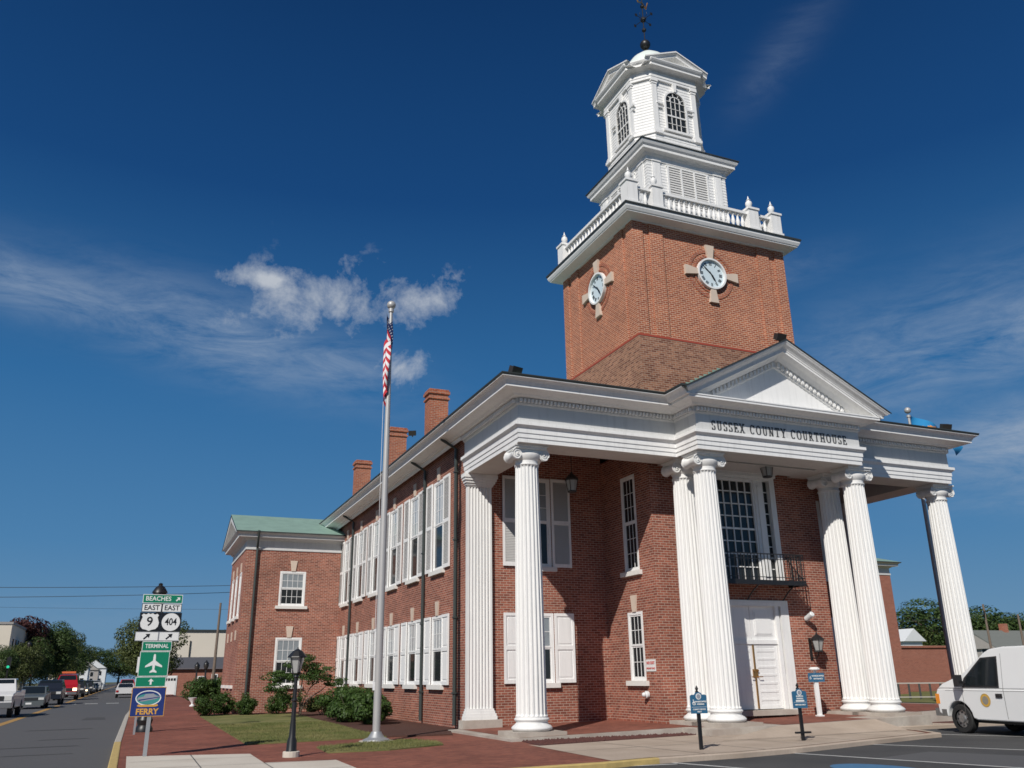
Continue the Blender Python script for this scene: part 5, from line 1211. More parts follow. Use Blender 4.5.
def limp_flag(name, hoist, fly, top, cols, rows, mats, pick, x0, dz, fold, amp, parent_loc, label):
    vs = []; fs = []; ms = []
    for j in range(rows + 1):
        for i in range(cols + 1):
            s = fly * i / cols; t = hoist * j / rows
            ph = 2 * math.pi * s / fold + t * .9
            w = min(1, s * 2.5)
            x = x0 + amp * (1 - math.cos(ph)) * .5 * w * (1 + .15 * math.sin(t * 3)) + .05 * math.sin(s * 2.2 + t)
            y = -.09 + amp * .55 * math.sin(ph * .5 + .6) * w + .03 * math.sin(t * 4 + s * 5)
            z = top - t - s * dz - .05 * math.sin(ph) * w
            vs.append((x, y, z))
    for j in range(rows):
        for i in range(cols):
            a = j * (cols + 1) + i; fs.append((a, a + 1, a + cols + 2, a + cols + 1)); ms.append(pick(i, j))
    b = MB(); b.v = vs; b.f = fs; b.m = ms
    o = b.build(name, mats, None, smooth=True); o.location = parent_loc; tag(o, label, 'flag'); return o
stars = {(2 + (r % 2) * 2 + c * 4, 1 + r * 3) for r in range(9) for c in range(6 if r % 2 == 0 else 5)}
def us(i, j):
    if i < 25 and j < 28: return 2 if (i, j) in stars or (i - 1, j) in stars else 1
    return 0 if (j // 4) % 2 == 0 else 2
limp_flag('flag', 1.8, 2.7, 11.52, 60, 52, ['flag_red', 'flag_blue', 'flag_white'], us, -.15, .45, 1.15, .15, (-3.807, 1.113, 0), 'limp red, white and blue flag with stars and stripes on the tall steel pole')
# second flagpole behind the right column
F2 = empty('flagpole', (17.95, 2.6, 0), 0, 'grey flagpole rising beyond the right end of the portico', 'flagpole')
b = MB(); b.lathe([(.10, .0), (.09, 5), (.07, 8), (.05, 11.15)], n=16); b.lathe([(.08, 11.06), (.08, 11.15)], n=12); b.build('pole', 'steel', F2, smooth=True)
b = MB(); b.sphere((0, 0, 11.35), .13, 14, 10); b.build('finial', 'steel', F2, smooth=True)
vs = []; fs = []; ms = []
for j in range(15):
    for i in range(27):
        s = i / 26; t = j / 14
        x = .10 + 2.5 * s * (1 - .10 * t); y = .14 * math.sin(s * 11 + t * 2); z = 11.16 - t * 1.05 * (1 - .72 * s) - 1.14 * s ** 1.8 + .03 * math.sin(s * 9 + t * 2)
        vs.append((x, y, z))
for j in range(14):
    for i in range(26):
        a = j * 27 + i; fs.append((a, a + 1, a + 28, a + 27)); ms.append(1 if abs((i + .5) / 26 - .5) / .34 + abs((j + .5) / 14 - .5) / .42 < 1 else 0)
b = MB(); b.v, b.f, b.m = vs, fs, ms
o = b.build('flag', ['flag_sky', 'flag_buff'], None, smooth=True); o.location = (17.95, 2.6, 0); tag(o, 'bright blue flag with a buff diamond flying behind the portico roof', 'flag')

# ================================================================== VEHICLES
def loft(b, outline, hw, mi=None):
    n = len(outline); vs = [(x, -hw(z), z) for x, z in outline] + [(x, hw(z), z) for x, z in outline]
    fs = [tuple(range(n)), tuple(range(n, 2 * n))[::-1]] + [(i, i + n, (i + 1) % n + n, (i + 1) % n) for i in range(n)]
    b.add(vs, fs, mi)
def arch(cx, r, z0, n=10, rev=False):
    a0 = math.asin(max(-1, min(1, (z0 - .36) / r))); pts = [(cx - r * math.cos(a0 + (math.pi - 2 * a0) * i / n), .36 + r * math.sin(a0 + (math.pi - 2 * a0) * i / n)) for i in range(n + 1)]
    return pts
def wheel(parent, x, y, r, w=.22):
    s = 1 if y > 0 else -1
    t = MB(); ya, yb = sorted((y, y - s * w))
    pr = [(r * .62, ya + .0), (r * .93, ya), (r, ya + .03), (r, yb - .03), (r * .93, yb), (r * .62, yb)]
    vs = []; n = 24
    for rr, yy in pr: vs += [(x + rr * math.cos(2 * math.pi * i / n), yy, r + rr * math.sin(2 * math.pi * i / n)) for i in range(n)]
    t.add(vs, [(j * n + i, j * n + (i + 1) % n, (j + 1) * n + (i + 1) % n, (j + 1) * n + i) for j in range(5) for i in range(n)])
    wh = t.build('wheel', 'rubber', parent, smooth=True)
    k = MB(); yo = y - s * .05; k.cyl_y(x, r, r * .62, min(yo, yo - s * .05), max(yo, yo - s * .05), 20); k.cyl_y(x, r, r * .26, min(yo, yo + s * .045), max(yo, yo + s * .045), 14)
    for i in range(8):
        a = math.pi / 4 * i; k.cyl_y(x + r * .45 * math.cos(a), r + r * .45 * math.sin(a), r * .07, min(yo, yo + s * .012), max(yo, yo + s * .012), 6, 1)
    k.build('rim', ['rim', 'trim_dark'], wh)
def van():
    V = empty('van', (11.56, -3.10, -.088), R(-97), 'white full-size van with round gold seal on its door, parked by the portico', 'van'); V.scale = (.96, .96, .96)
    W = .98
    lower = [(.16, .45), (.05, .50), (.03, .75), (.02, 1.0), (.10, 1.14), (5.42, 1.14), (5.46, .9), (5.44, .42)] + arch(4.35, .46, .40)[::-1] + [(3.8, .36), (1.4, .36)] + arch(.80, .46, .40)[::-1] + [(.3, .42)]
    b = MB(); loft(b, lower, lambda z: W, 0)
    up = [(.10, 1.142), (.30, 1.27), (.75, 1.42), (1.02, 1.50), (1.86, 2.06), (2.06, 2.145), (2.5, 2.19), (5.1, 2.20), (5.32, 2.12), (5.42, 1.142)]
    loft(b, up, lambda z: W - .004 - (z - 1.142) * .13, 0)
    bd = b.build('body', 'van_white', V, bevel=.035, smooth=True)
    hw = lambda z: W - .004 - (z - 1.142) * .13
    def side(poly, off, m, name, par, mi=0):
        k = MB(); k.add([(x, -(hw(z) if z > 1.142 else W) - off, z) for x, z in poly], [tuple(range(len(poly)))]); k.add([(x, (hw(z) if z > 1.142 else W) + off, z) for x, z in poly], [tuple(range(len(poly)))[::-1]])
        return k.build(name, m, par)
    side([(1.02, 1.17), (1.10, 1.40), (1.74, 1.93), (2.30, 1.96), (2.30, 1.17)], .003, 'trim_dark', 'window_seal', bd)
    side([(1.10, 1.22), (1.20, 1.42), (1.77, 1.885), (2.25, 1.91), (2.25, 1.22)], .006, 'car_glass', 'window', bd)
    b = MB(); b.add([(1.06, -.80, 1.527), (1.06, .80, 1.527), (1.84, .76, 2.047), (1.84, -.76, 2.047)], [(0, 1, 2, 3)])
    for v in range(len(b.v)): x, y, z = b.v[v]; b.v[v] = (x - .006, y, z + .008)
    b.build('windscreen', 'car_glass', bd)
    b = MB()
    for x in (1.02, 2.42, 3.75):
        for s in (-1, 1): b.box(x - .006, x + .006, s * (W + .001) - .002, s * (W + .001) + .002, .42, 1.138)
    for x in (2.42, 3.75):
        for s in (-1, 1): b.add([(x - .006, s * (hw(1.15) + .002), 1.15), (x + .006, s * (hw(1.15) + .002), 1.15), (x + .006, s * (hw(2.02) + .002), 2.02), (x - .006, s * (hw(2.02) + .002), 2.02)], [(0, 1, 2, 3)])
    for s in (-1, 1): b.box(.4, 5.3, s * (W + .001) - .002, s * (W + .001) + .002, 1.09, 1.098)
    b.build('door_seam', 'bumper_grey', bd)
    b = MB()
    for s in (-1, 1): b.box(2.16, 2.36, s * (W + .012) - .012, s * (W + .012) + .012, .93, 1.03)
    b.build('door_handle', 'trim_dark', bd)
    for s in (-1,):
        k = MB(); k.cyl_y(1.78, .86, .17, -W - .005, -W - .001, 32); k.cyl_y(1.78, .86, .105, -W - .009, -W - .0055, 28, 1); k.ring_y(1.78, .86, .155, .165, -W - .0075, -W - .0055, 32, 1); k.build('seal', ['seal_gold', 'seal_grey'], V)
    k = MB(); k.box(-.10, .16, -.97, .97, .42, .62); k.box(.16, .34, -.985, -.96, .43, .6); k.box(.16, .34, .96, .985, .43, .6); k.build('bumper', 'bumper_grey', V)
    k = MB(); k.box(5.44, 5.60, -.95, .95, .42, .6); k.build('bumper', 'bumper_grey', V)
    k = MB(); k.box(-.002, .03, -.62, .62, .72, 1.0); k.build('grille', 'trim_dark', V)
    for s in (-1, 1):
        k = MB(); k.box(-.004, .04, min(s * .64, s * .88), max(s * .64, s * .88), .78, 1.0); k.build('headlight', 'headlight', V)
        k = MB(); k.box(.0, .14, min(s * .89, s * .987), max(s * .89, s * .987), .74, 1.0); k.build('indicator', 'amber', V)
        k = MB(); k.box(1.18, 1.24, s * 1.0 - .02 + s * .12, s * 1.0 + .02 + s * .12 + s * .0, 1.22, 1.5) if False else k.box(1.10, 1.2, min(s * .98, s * 1.20), max(s * .98, s * 1.20), 1.28, 1.34); k.box(1.06, 1.20, min(s * 1.08, s * 1.26), max(s * 1.08, s * 1.26), 1.20, 1.50); k.build('mirror', 'trim_dark', V)
        k = MB(); k.box(5.44, 5.475, min(s * .80, s * .96), max(s * .80, s * .96), .8, 1.25); k.build('tail_light', 'tail_red', V)
        for x in (.80, 4.35): wheel(V, x, s * .95, .37, .24)
    k = MB(); k.box(.3, 5.3, -.75, .75, .28, .5); k.box(.36, 1.24, -.72, .72, .3, .85); k.box(3.9, 4.8, -.72, .72, .3, .85); k.build('underbody', 'trim_dark', V)
van()
KIND = {
 'sedan': dict(L=4.7, W=.88, lo=[(.0, .35), (-.02, .6), (.10, .76), (1.2, .90), (4.2, .98), (4.68, .92), (4.7, .4)], up=[(1.25, .90), (1.95, 1.38), (3.3, 1.40), (4.15, .98)], ws=(1.30, .93, 1.93, 1.35), r=.32, wx=(.85, 3.6), rear=(3.38, 1.36, 4.1, 1.01), hl=(.56, .70)),
 'suv': dict(L=4.8, W=.94, lo=[(.0, .42), (-.02, .8), (.08, 1.02), (1.15, 1.14), (4.75, 1.16), (4.8, .45)], up=[(1.15, 1.14), (1.75, 1.78), (4.4, 1.82), (4.75, 1.16)], ws=(1.22, 1.18, 1.73, 1.74), r=.38, wx=(.9, 3.7), rear=(4.45, 1.76, 4.72, 1.2), hl=(.78, .95)),
 'pickup': dict(L=5.4, W=.98, lo=[(.0, .45), (-.02, .85), (.10, 1.10), (1.35, 1.20), (3.2, 1.20), (3.25, 1.28), (5.35, 1.28), (5.4, .5)], up=[(1.35, 1.20), (1.95, 1.82), (2.95, 1.84), (3.2, 1.20)], ws=(1.42, 1.24, 1.93, 1.78), r=.39, wx=(.9, 4.2), rear=(3.0, 1.80, 3.19, 1.28), hl=(.82, 1.02)),
 'tallvan': dict(L=5.3, W=1.0, lo=[(.0, .45), (-.02, .9), (.15, 1.18), (1.0, 1.35), (5.2, 1.4), (5.3, .5)], up=[(1.0, 1.35), (1.6, 2.25), (5.0, 2.4), (5.2, 1.4)], ws=(1.07, 1.42, 1.58, 2.2), r=.39, wx=(.9, 4.1), rear=(5.03, 2.3, 5.21, 1.5), hl=(.85, 1.08)),
}
def car(kind, x, y, rz, m, label, lights=None, z=-.125, group='vehicles queued on the street', detail=True, cat='car', roof=None):
    K = KIND[kind]; W = K['W']; V = empty({'sedan': 'car', 'suv': 'car', 'pickup': 'pickup_truck', 'tallvan': 'van'}[kind], (x, y, z), rz, label, cat, group)
    b = MB(); zb = K['lo'][0][1]; lo = K['lo'] + arch(K['wx'][1], K['r'] + .06, zb)[::-1] + arch(K['wx'][0], K['r'] + .06, zb)[::-1]
    loft(b, lo, lambda z_: W, 0); z1 = min(z_ for _, z_ in K['up']); loft(b, [(a, c + .001) for a, c in K['up']], lambda z_: W - .02 - max(0, z_ - z1) * .28, 0)
    bd = b.build('body', m, V, bevel=.03)
    hw = lambda z_: W - .02 - max(0, z_ - z1) * .28
    g = MB(); a = K['ws']; g.add([(a[0] - .01, -W + .14, a[1] + .01), (a[0] - .01, W - .14, a[1] + .01), (a[2] - .012, hw(a[3]) - .08, a[3] + .015), (a[2] - .012, -hw(a[3]) + .08, a[3] + .015)], [(0, 1, 2, 3)]); g.build('windscreen', 'car_glass', bd)
    r_ = K['rear']; g = MB(); g.add([(r_[0] + .012, -hw(r_[1]) + .1, r_[1] + .012), (r_[0] + .012, hw(r_[1]) - .1, r_[1] + .012), (r_[2] + .014, W - .16, r_[3] + .012), (r_[2] + .014, -W + .16, r_[3] + .012)], [(0, 1, 2, 3)]); g.build('rear_window', 'car_glass', bd)
    zt = max(z_ for _, z_ in K['up']) - .08; zs = max(K['up'][0][1], K['up'][-1][1]) + .05; xs = K['ws'][0] + .22; xe = K['up'][-1][0] - .22
    for s in (-1, 1):
        g = MB(); g.add([(xs, s * (hw(zs) + .004), zs), (xe, s * (hw(zs) + .004), zs), (min(xe, K['up'][-2][0] - .05), s * (hw(zt) + .004), zt), (K['up'][1][0] + .1, s * (hw(zt) + .004), zt)], [(0, 1, 2, 3)]); g.build('window', 'car_glass', bd)
        h = MB(); z0, z1_ = K['hl']; h.box(-.035, .04, min(s * (W - .36), s * (W - .04)), max(s * (W - .36), s * (W - .04)), z0, z1_); h.build('headlight', 'headlight_on' if lights else 'headlight', V)
        h = MB(); h.box(K['L'] - .05, K['L'] + .03, min(s * (W - .26), s * (W - .02)), max(s * (W - .26), s * (W - .02)), z0, z1_ + .04); h.build('tail_light', 'tail_red', V)
        h = MB(); h.box(K['ws'][0] + .1, K['ws'][0] + .22, min(s * W, s * (W + .16)), max(s * W, s * (W + .16)), K['ws'][1] + .02, K['ws'][1] + .16); h.build('mirror', 'trim_dark', V)
        for x_ in K['wx']: wheel(V, x_, s * (W - .01), K['r'], .22)
    h = MB(); h.box(-.04, .02, -W + .38, W - .38, K['hl'][0] - .02, K['hl'][1]); h.build('grille', 'trim_dark', V)
    h = MB(); h.box(-.10, .02, -W + .02, W - .02, K['hl'][0] - .34, K['hl'][0] - .10); h.build('bumper', 'bumper_grey' if kind in ('pickup', 'tallvan') else m, V)
    h = MB(); h.box(-.105, -.101, -.17, .17, K['hl'][0] - .27, K['hl'][0] - .16); h.build('number_plate', 'sign_white', V)
    if roof: h = MB(); h.box(1.9, 2.4, -.6, .6, max(z_ for _, z_ in K['up']) + .01, max(z_ for _, z_ in K['up']) + .18); h.build('roof_light', roof, V)
    return V
Q = math.pi / 2
car('pickup', -15.75, 29.3, Q, 'car_white', 'white pickup truck, first in the oncoming queue', cat='pickup truck')
car('sedan', -15.45, 45, Q, 'car_grey', 'grey saloon car directly behind the white pickup')
car('suv', -15.2, 55, Q, 'car_navy', 'dark navy sport utility car between grey saloon and red van')
car('tallvan', -15.1, 73, Q, 'car_red', 'tall red van with orange roof light in the queue', lights=True, cat='van', roof='orange_cloth')
car('suv', -15.1, 88, Q, 'car_dark', 'black sport utility car behind the red van')
car('sedan', -15.1, 100, Q, 'car_grey', 'grey car with lit headlights farther up the queue', lights=True)
for i, (y, k_, m_, l_) in enumerate(((112, 'suv', 'car_dark', 'dark tall car three places behind the red van'), (124, 'sedan', 'car_navy', 'navy car far up the street queue'), (136, 'sedan', 'car_dark', 'black car far up the street queue'), (150, 'suv', 'car_silver', 'silver tall car far up the street queue'), (166, 'sedan', 'car_white', 'white car at the distant end of the queue'))):
    car(k_, -15.1, y, Q, m_, l_)
car('sedan', -9.95, 84, -Q, 'car_white', 'white saloon car seen from behind in the near lane', group='cars by the near kerb')
car('suv', -9.9, 108, -Q, 'car_red', 'dark red car parked beyond the white saloon', group='cars by the near kerb')
car('suv', -9.9, 117, -Q, 'car_dark', 'black car parked beyond the dark red car', group='cars by the near kerb')

# ================================================================== VEGETATION
def leaf_cloud(b, c, rad, n, size, rng, clumps=14, flat=.75, mi=None, droop=0):
    cl = []
    for _ in range(clumps):
        while True:
            p = Vector((rng.uniform(-1, 1), rng.uniform(-1, 1), rng.uniform(-1, 1)))
            if p.length < 1: break
        p = p.normalized() * (p.length ** .5) * .78
        cl.append((Vector((c[0] + p.x * rad[0], c[1] + p.y * rad[1], c[2] + p.z * rad[2])), rng.uniform(.28, .5)))
    for _ in range(n):
        cc, k = rng.choice(cl); v = Vector((rng.gauss(0, 1), rng.gauss(0, 1), rng.gauss(0, 1))).normalized() * rng.uniform(.55, 1) ** .6
        p = cc + Vector((v.x * rad[0] * k, v.y * rad[1] * k, v.z * rad[2] * k * flat))
        s = size * rng.uniform(.6, 1.3); nrm = (v + Vector((rng.uniform(-.7, .7), rng.uniform(-.7, .7), rng.uniform(-.2, .9)))).normalized()
        a = nrm.cross(Vector((rng.uniform(-1, 1), rng.uniform(-1, 1), rng.uniform(-1, 1)))).normalized(); d = nrm.cross(a)
        b.add([p + a * s, p + d * s * .55, p - a * s, p - d * s * .55], [(0, 1, 2, 3)], mi)
def tree_mesh(name_seed, h, r, mtl, n, size, trunk_h=.28, clumps=22):
    rng = random.Random(name_seed); t = MB(); k = h * .022
    t.tube([(0, 0, 0), (.03 * h * .2, 0, h * trunk_h * .5), (0, .02, h * trunk_h), (.02 * h, .01, h * .7)], k * 1.3, 8, r2=k * .4)
    for i in range(7):
        a = rng.uniform(0, 6.28); z = h * rng.uniform(trunk_h, .6); L = r * rng.uniform(.5, .85)
        t.tube([(0, 0, z), (L * .5 * math.cos(a), L * .5 * math.sin(a), z + L * .4), (L * math.cos(a), L * math.sin(a), z + L * .75)], k * .5, 6, r2=k * .12)
    root = t.build('tree', 'bark')
    b = MB(); leaf_cloud(b, (0, 0, h * (.5 + trunk_h * .45)), (r, r, h * (.52 - trunk_h * .45)), n, size, rng, clumps)
    b.build('crown', mtl, root)
    return root
TA = tree_mesh(3, 9, 4.0, 'leaf_tree', 13000, .13, .22, 34); TB = tree_mesh(8, 9, 4.2, 'leaf_olive', 13000, .13, .22, 34); TM = tree_mesh(5, 9, 3.0, 'leaf_maroon', 7000, .16, .3, 20)
first = {}
def put(src, x, y, h, label, rz, group, wide=1.0, cat='tree', z=-.16):
    if src.name in first: o = copy_tree(src)
    else: o = src; first[src.name] = 1
    s = h / 9; o.location = (x, y, z); o.scale = (s * wide, s * wide, s); o.rotation_euler = (0, 0, rz); tag(o, label, cat, group); return o
GL = 'street trees across the road'
put(TM, -25, 128, 11.6, 'dark maroon tree rising above the roof of the pale building', 1.2, GL)
for i, (x, y, h, k_, lb) in enumerate(((-22.4, 84, 5.4, 0, 'small dark tree nearest the left edge in front of the pale building'), (-21.9, 100, 6.4, 1, 'low olive tree beside the pale building'), (-22.2, 118, 7.6, 0, 'dark green tree at the end of the pale building'), (-21.5, 132, 10.6, 0, 'tallest dark green street tree left of the road'),
        (-21.2, 152, 10.8, 1, 'tall olive street tree next after the tallest'), (-21, 172, 10.6, 0, 'dark green tree behind the tall olive one'), (-22.2, 196, 9.0, 1, 'olive tree farther down the tree row'))):
    put((TA, TB)[k_], x, y, h, lb, i * 1.7 + .3, GL, .85)
for i, (x, y, h) in enumerate(((-34, 430, 19), (-24, 440, 17), (-15, 450, 18), (-7, 455, 16), (-44, 420, 20), (2, 440, 15))):
    put((TB, TA)[i % 2], x, y, h, ('distant green tree closing the end of the street' if i < 4 else 'distant green tree at the far end of the street'), i * 2.1, 'trees closing the far end of the street', 1.2)
put(TB, -7.6, 74, 8.2, 'bushy green tree on the pavement behind the stacked road signs', .8, 'trees behind the road signs', .92)
for i, (x, y, h) in enumerate(((-7, 128, 9.5), (-3.0, 130, 9.8), (1.5, 132, 9.2), (5, 130, 9.6))):
    put((TA, TB, TM, TB)[i], x, y, h, ('dark treetop above the left end of the cream wall', 'green treetop above the middle of the cream wall', 'reddish treetop above the cream wall', 'green treetop by the brick wing above the cream wall')[i], i * 1.3, 'treetops above the cream wall')
RT = [(112, 110, 12.5), (117, 105, 12.8), (122, 104, 13.6), (124, 99, 14), (126, 97, 20.0), (131, 100, 15), (130, 92, 18.0), (133, 90, 15.5), (134, 85, 16.0), (137, 88, 14.5), (138, 80, 15.2), (141, 77, 14.4), (145, 72, 15), (150, 66, 14.6), (107, 116, 11.6)]
RL_ = ['dark tree at the left end of the far right wood', 'dark tree beside the white metal shed', 'broad tree behind the white metal shed', 'tree left of the tallest one in the far wood', 'tallest tree of the far wood, left of the end column', 'tree behind the tallest one of the far wood', 'tall tree right behind the end column', 'tree above the chimney of the grey house', 'tree above the left roof slope of the grey house', 'tree peeping between the grey house and wood', 'tree behind the right end of the grey house', 'tree above the van roof in the far wood', 'tree at the right frame edge of the far wood', 'last tree of the far right wood', 'lowest tree of the far right wood by the brick wing']
for i, ((x, y, h), lb) in enumerate(zip(RT, RL_)): put((TA, TB)[i % 2 == 1], x, y, h * .80, lb, i * 1.9, 'wood beyond the right wing', 1.3, z=-2.2)
def shrub(x, y, w, h, label, seed, n=5200, size=.036, m='leaf_shrub', group='clipped shrubs along the brick walls', d=None):
    rng = random.Random(seed); d = d or w
    t = MB()
    for i in range(6):
        a = rng.uniform(0, 6.28); t.tube([(0, 0, 0), (w * .2 * math.cos(a), d * .2 * math.sin(a), h * .35), (w * .33 * math.cos(a), d * .33 * math.sin(a), h * .75)], .018, 5, r2=.006)
    root = t.build('shrub', 'bark', None, loc=(x, y, .03)); tag(root, label, 'shrub', group)
    b = MB(); leaf_cloud(b, (0, 0, h * .5), (w / 2, d / 2, h / 2), n, size, rng, 26, .9); b.build('foliage', m, root)
shrub(-6.35, 20.4, 1.25, .95, 'round green shrub at the street corner of the brick wing', 1)
shrub(-5.55, 21.3, .95, .95, 'low shrub tucked behind the corner shrub of the wing', 12)
shrub(-4.75, 20.3, 1.0, .92, 'round shrub at the foot of the wing downspout', 2)
shrub(-3.4, 20.2, 1.1, 1.0, 'dark round shrub under the wing window', 3)
shrub(-1.95, 17.5, 1.5, .8, 'low yellowish shrub in the inner corner of the wing', 4, m='leaf_olive')
shrub(-2.3, 12.6, 1.7, 1.25, 'large loose shrub, farthest of the three before the long wall', 5, 9000, .05, d=2.6)
shrub(-2.15, 10.4, 1.7, 1.2, 'largest loose shrub, middle one of the three before the long wall', 6, 10000, .05, d=2.6)
shrub(-2.0, 8.7, 1.2, 1.0, 'loose shrub nearest the flagpole before the long wall', 7, 7500, .05, d=1.9)
shrub(-4.9, 46, 2.4, 1.7, 'dark round bush near the far white door', 8, 6000, .07, group='bushes on the far side lawn')
shrub(-3.2, 47, 3.0, 1.8, 'wide dark bush beside the far lamp posts', 9, 6000, .07, group='bushes on the far side lawn')
shrub(-2.2, 40, 2.0, 2.4, 'tall dark bush between wooden pole and wing', 10, 6000, .07, group='bushes on the far side lawn')
rng = random.Random(44); t = MB()
ST = [((-.0, 0, 0), (.02, .02, .55), (-.12, .0, 1.0), (-.55, .1, 1.55)), ((0, 0, 0), (.10, 0, .6), (.35, .0, 1.1), (.95, .1, 1.6)), ((0, 0, 0), (-.05, .05, .8), (.05, .1, 1.5), (.1, .0, 2.1)), ((.0, .0, .2), (.3, -.1, .7), (.8, -.1, 1.0), (1.2, 0, 1.35))]
for p in ST: t.tube(p, .045, 6, r2=.012)
sm = t.build('tree', 'bark', None, loc=(-3.05, 16.4, .03)); tag(sm, 'small spreading multi-stemmed tree in front of the wing window', 'tree')
b = MB()
for c_, r_, n_ in (((-.75, .1, 1.55), (.75, .6, .22), 900), ((-.9, 0, 1.15), (.6, .5, .18), 500), ((.1, 0, 2.05), (.75, .6, .28), 800), ((.75, .1, 1.7), (.6, .5, .22), 650), ((1.3, 0, 1.35), (.5, .5, .18), 520), ((.2, 0, 1.5), (.8, .6, .25), 700), ((-.4, 0, .75), (.5, .5, .35), 520), ((.0, .2, 2.3), (.35, .3, .12), 160)):
    leaf_cloud(b, c_, (r_[0] * 1.1, r_[1] * 1.1, r_[2] * 1.3), int(n_ * 1.8), .042, rng, 12, .9)
b.build('crown', 'leaf_small_tree', sm)
# grass blades along the front lawn edges
rng = random.Random(9); b = MB()
def in_poly(x, y, P_):
    k = False; j = len(P_) - 1
    for i in range(len(P_)):
        if (P_[i][1] > y) != (P_[j][1] > y) and x < (P_[j][0] - P_[i][0]) * (y - P_[i][1]) / (P_[j][1] - P_[i][1]) + P_[i][0]: k = not k
        j = i
    return k
LA = [(-6.78, 1.95), (-3.15, 2.55), (-3.15, 5.5), (-3.0, 9), (-2.6, 20.8), (-6.6, 20.8)]; LB = [(-5.45, .15), (-4.0, .95), (-2.91, 1.15), (-2.55, .2), (-2.72, -.85), (-4.2, -1.6), (-5.53, -1.55)]
for P_, n_, y0, y1 in ((LA, 26000, 1.9, 12), (LB, 9000, -1.65, 1.2)):
    for _ in range(n_):
        x = rng.uniform(-6.85, -2.5); y = rng.uniform(y0, y1)
        if not in_poly(x, y, P_): continue
        a = rng.uniform(0, 3.14); w = .006; h = rng.uniform(.02, .05); dx, dy = math.cos(a) * w, math.sin(a) * w; lx, ly = rng.uniform(-.02, .02), rng.uniform(-.02, .02)
        b.add([(x - dx, y - dy, .027), (x + dx, y + dy, .027), (x + lx, y + ly, .03 + h)], [(0, 1, 2)])
o = b.build('grass', 'grass'); o['kind'] = 'stuff'
rng = random.Random(19); b = MB()
for _ in range(1500):
    x = rng.uniform(-.8, 5.0); y = rng.uniform(-2.3, -.9)
    if not in_poly(x, y, [(-.95, -2.3), (5.0, -1.22), (4.2, -.9), (-.75, -.9)]): continue
    s = rng.uniform(.015, .04); z = .02; b.add([(x - s, y, z), (x, y - s, z), (x + s, y, z), (x, y + s, z), (x, y, z + s)], [(0, 1, 4), (1, 2, 4), (2, 3, 4), (3, 0, 4)])
o = b.build('gravel', 'gravel_red'); o['kind'] = 'stuff'

# ================================================================== BACKGROUND BUILDINGS
def house(name, x0, x1, y0, y1, h, m, label, gable=None, roofm='roof_grey', cat='building', rise=2.0, windows=(), z0=-.17, chim=False, doors=(), wm='glass_dark', group=None, flat=False):
    r = empty(name, ((x0 + x1) / 2, (y0 + y1) / 2, z0), 0, label, cat, group); hx, hy = (x1 - x0) / 2, (y1 - y0) / 2
    b = MB(); b.box(-hx, hx, -hy, hy, 0, h)
    b.build('wall', m, r)
    e = .35; k = MB()
    if flat: k.box(-hx - .12, hx + .12, -hy - .12, hy + .12, h + .002, h + .3)
    elif gable == 'x':     # ridge along x
        k.add([(-hx - e, -hy - e, h - .1), (hx + e, -hy - e, h - .1), (hx + e, hy + e, h - .1), (-hx - e, hy + e, h - .1), (-hx - e, 0, h + rise), (hx + e, 0, h + rise)], [(0, 1, 5, 4), (2, 3, 4, 5), (0, 4, 3), (1, 2, 5), (0, 3, 2, 1)])
    else:
        k.add([(-hx - e, -hy - e, h - .1), (hx + e, -hy - e, h - .1), (hx + e, hy + e, h - .1), (-hx - e, hy + e, h - .1), (0, -hy - e, h + rise), (0, hy + e, h + rise)], [(1, 2, 5, 4), (3, 0, 4, 5), (0, 1, 4), (2, 3, 5), (0, 3, 2, 1)])
    rf = k.build('roof', roofm, r)
    if not flat and gable == 'y':
        g = MB(); g.add([(-hx + .1, -hy - e - .004, h + .02), (hx - .1, -hy - e - .004, h + .02), (0, -hy - e - .004, h + rise - .25)], [(0, 1, 2)]); g.build('gable', m, r)
    if chim: c_ = MB(); c_.box(-.5, .4, -.5, .4, h + rise - .5, h + rise + 1.0); c_.build('chimney', 'chimney_brick', rf)
    for (side, a, z, w, hh) in windows:
        f = MB(); g = MB()
        if side == 'f': f.box(a - w / 2 - .1, a + w / 2 + .1, -hy - .06, -hy - .002, z - .1, z + hh + .1); g.box(a - w / 2, a + w / 2, -hy - .075, -hy - .061, z, z + hh)
        elif side == 'l': f.box(-hx - .06, -hx - .002, a - w / 2 - .1, a + w / 2 + .1, z - .1, z + hh + .1); g.box(-hx - .075, -hx - .061, a - w / 2, a + w / 2, z, z + hh)
        else: f.box(hx + .002, hx + .06, a - w / 2 - .1, a + w / 2 + .1, z - .1, z + hh + .1); g.box(hx + .061, hx + .075, a - w / 2, a + w / 2, z, z + hh)
        o_ = f.build('window', 'white_paint', r); g.build('pane', wm, o_)
    for (a, w, hh) in doors:
        f = MB(); f.box(a - w / 2 - .12, a + w / 2 + .12, -hy - .06, -hy - .002, 0, hh + .12); f.box(a - w / 2, a + w / 2, -hy - .09, -hy - .061, 0.02, hh); o_ = f.build('door', 'white_paint', r)
        g = MB()
        for q in range(4): xx = a - w / 2 + w * (q + .5) / 4; g.box(xx - w * .09, xx + w * .09, -hy - .105, -hy - .091, hh - .42, hh - .15)
        g.build('pane', 'glass_dark', o_)
    return r
house('building', -46, -24.6, 110, 138, 8.9, 'stucco_cream', 'pale cream two-storey building on the far side of the street', flat=True, windows=[('r', y, z, 1.2, 1.6) for y in (-11, -8, -5, -2, 2, 6, 10) for z in (1.6, 5.6)] + [('f', 7.5, 5.6, 1.2, 1.6)], roofm='stucco_grey')
house('brick_building', -40, -25.2, 62, 96, 4.6, 'annex_brick', 'dark low brick shopfront building under the street trees', flat=True, windows=[('r', y, .9, 2.6, 2.0) for y in (-12, -6, 0, 6, 12)])
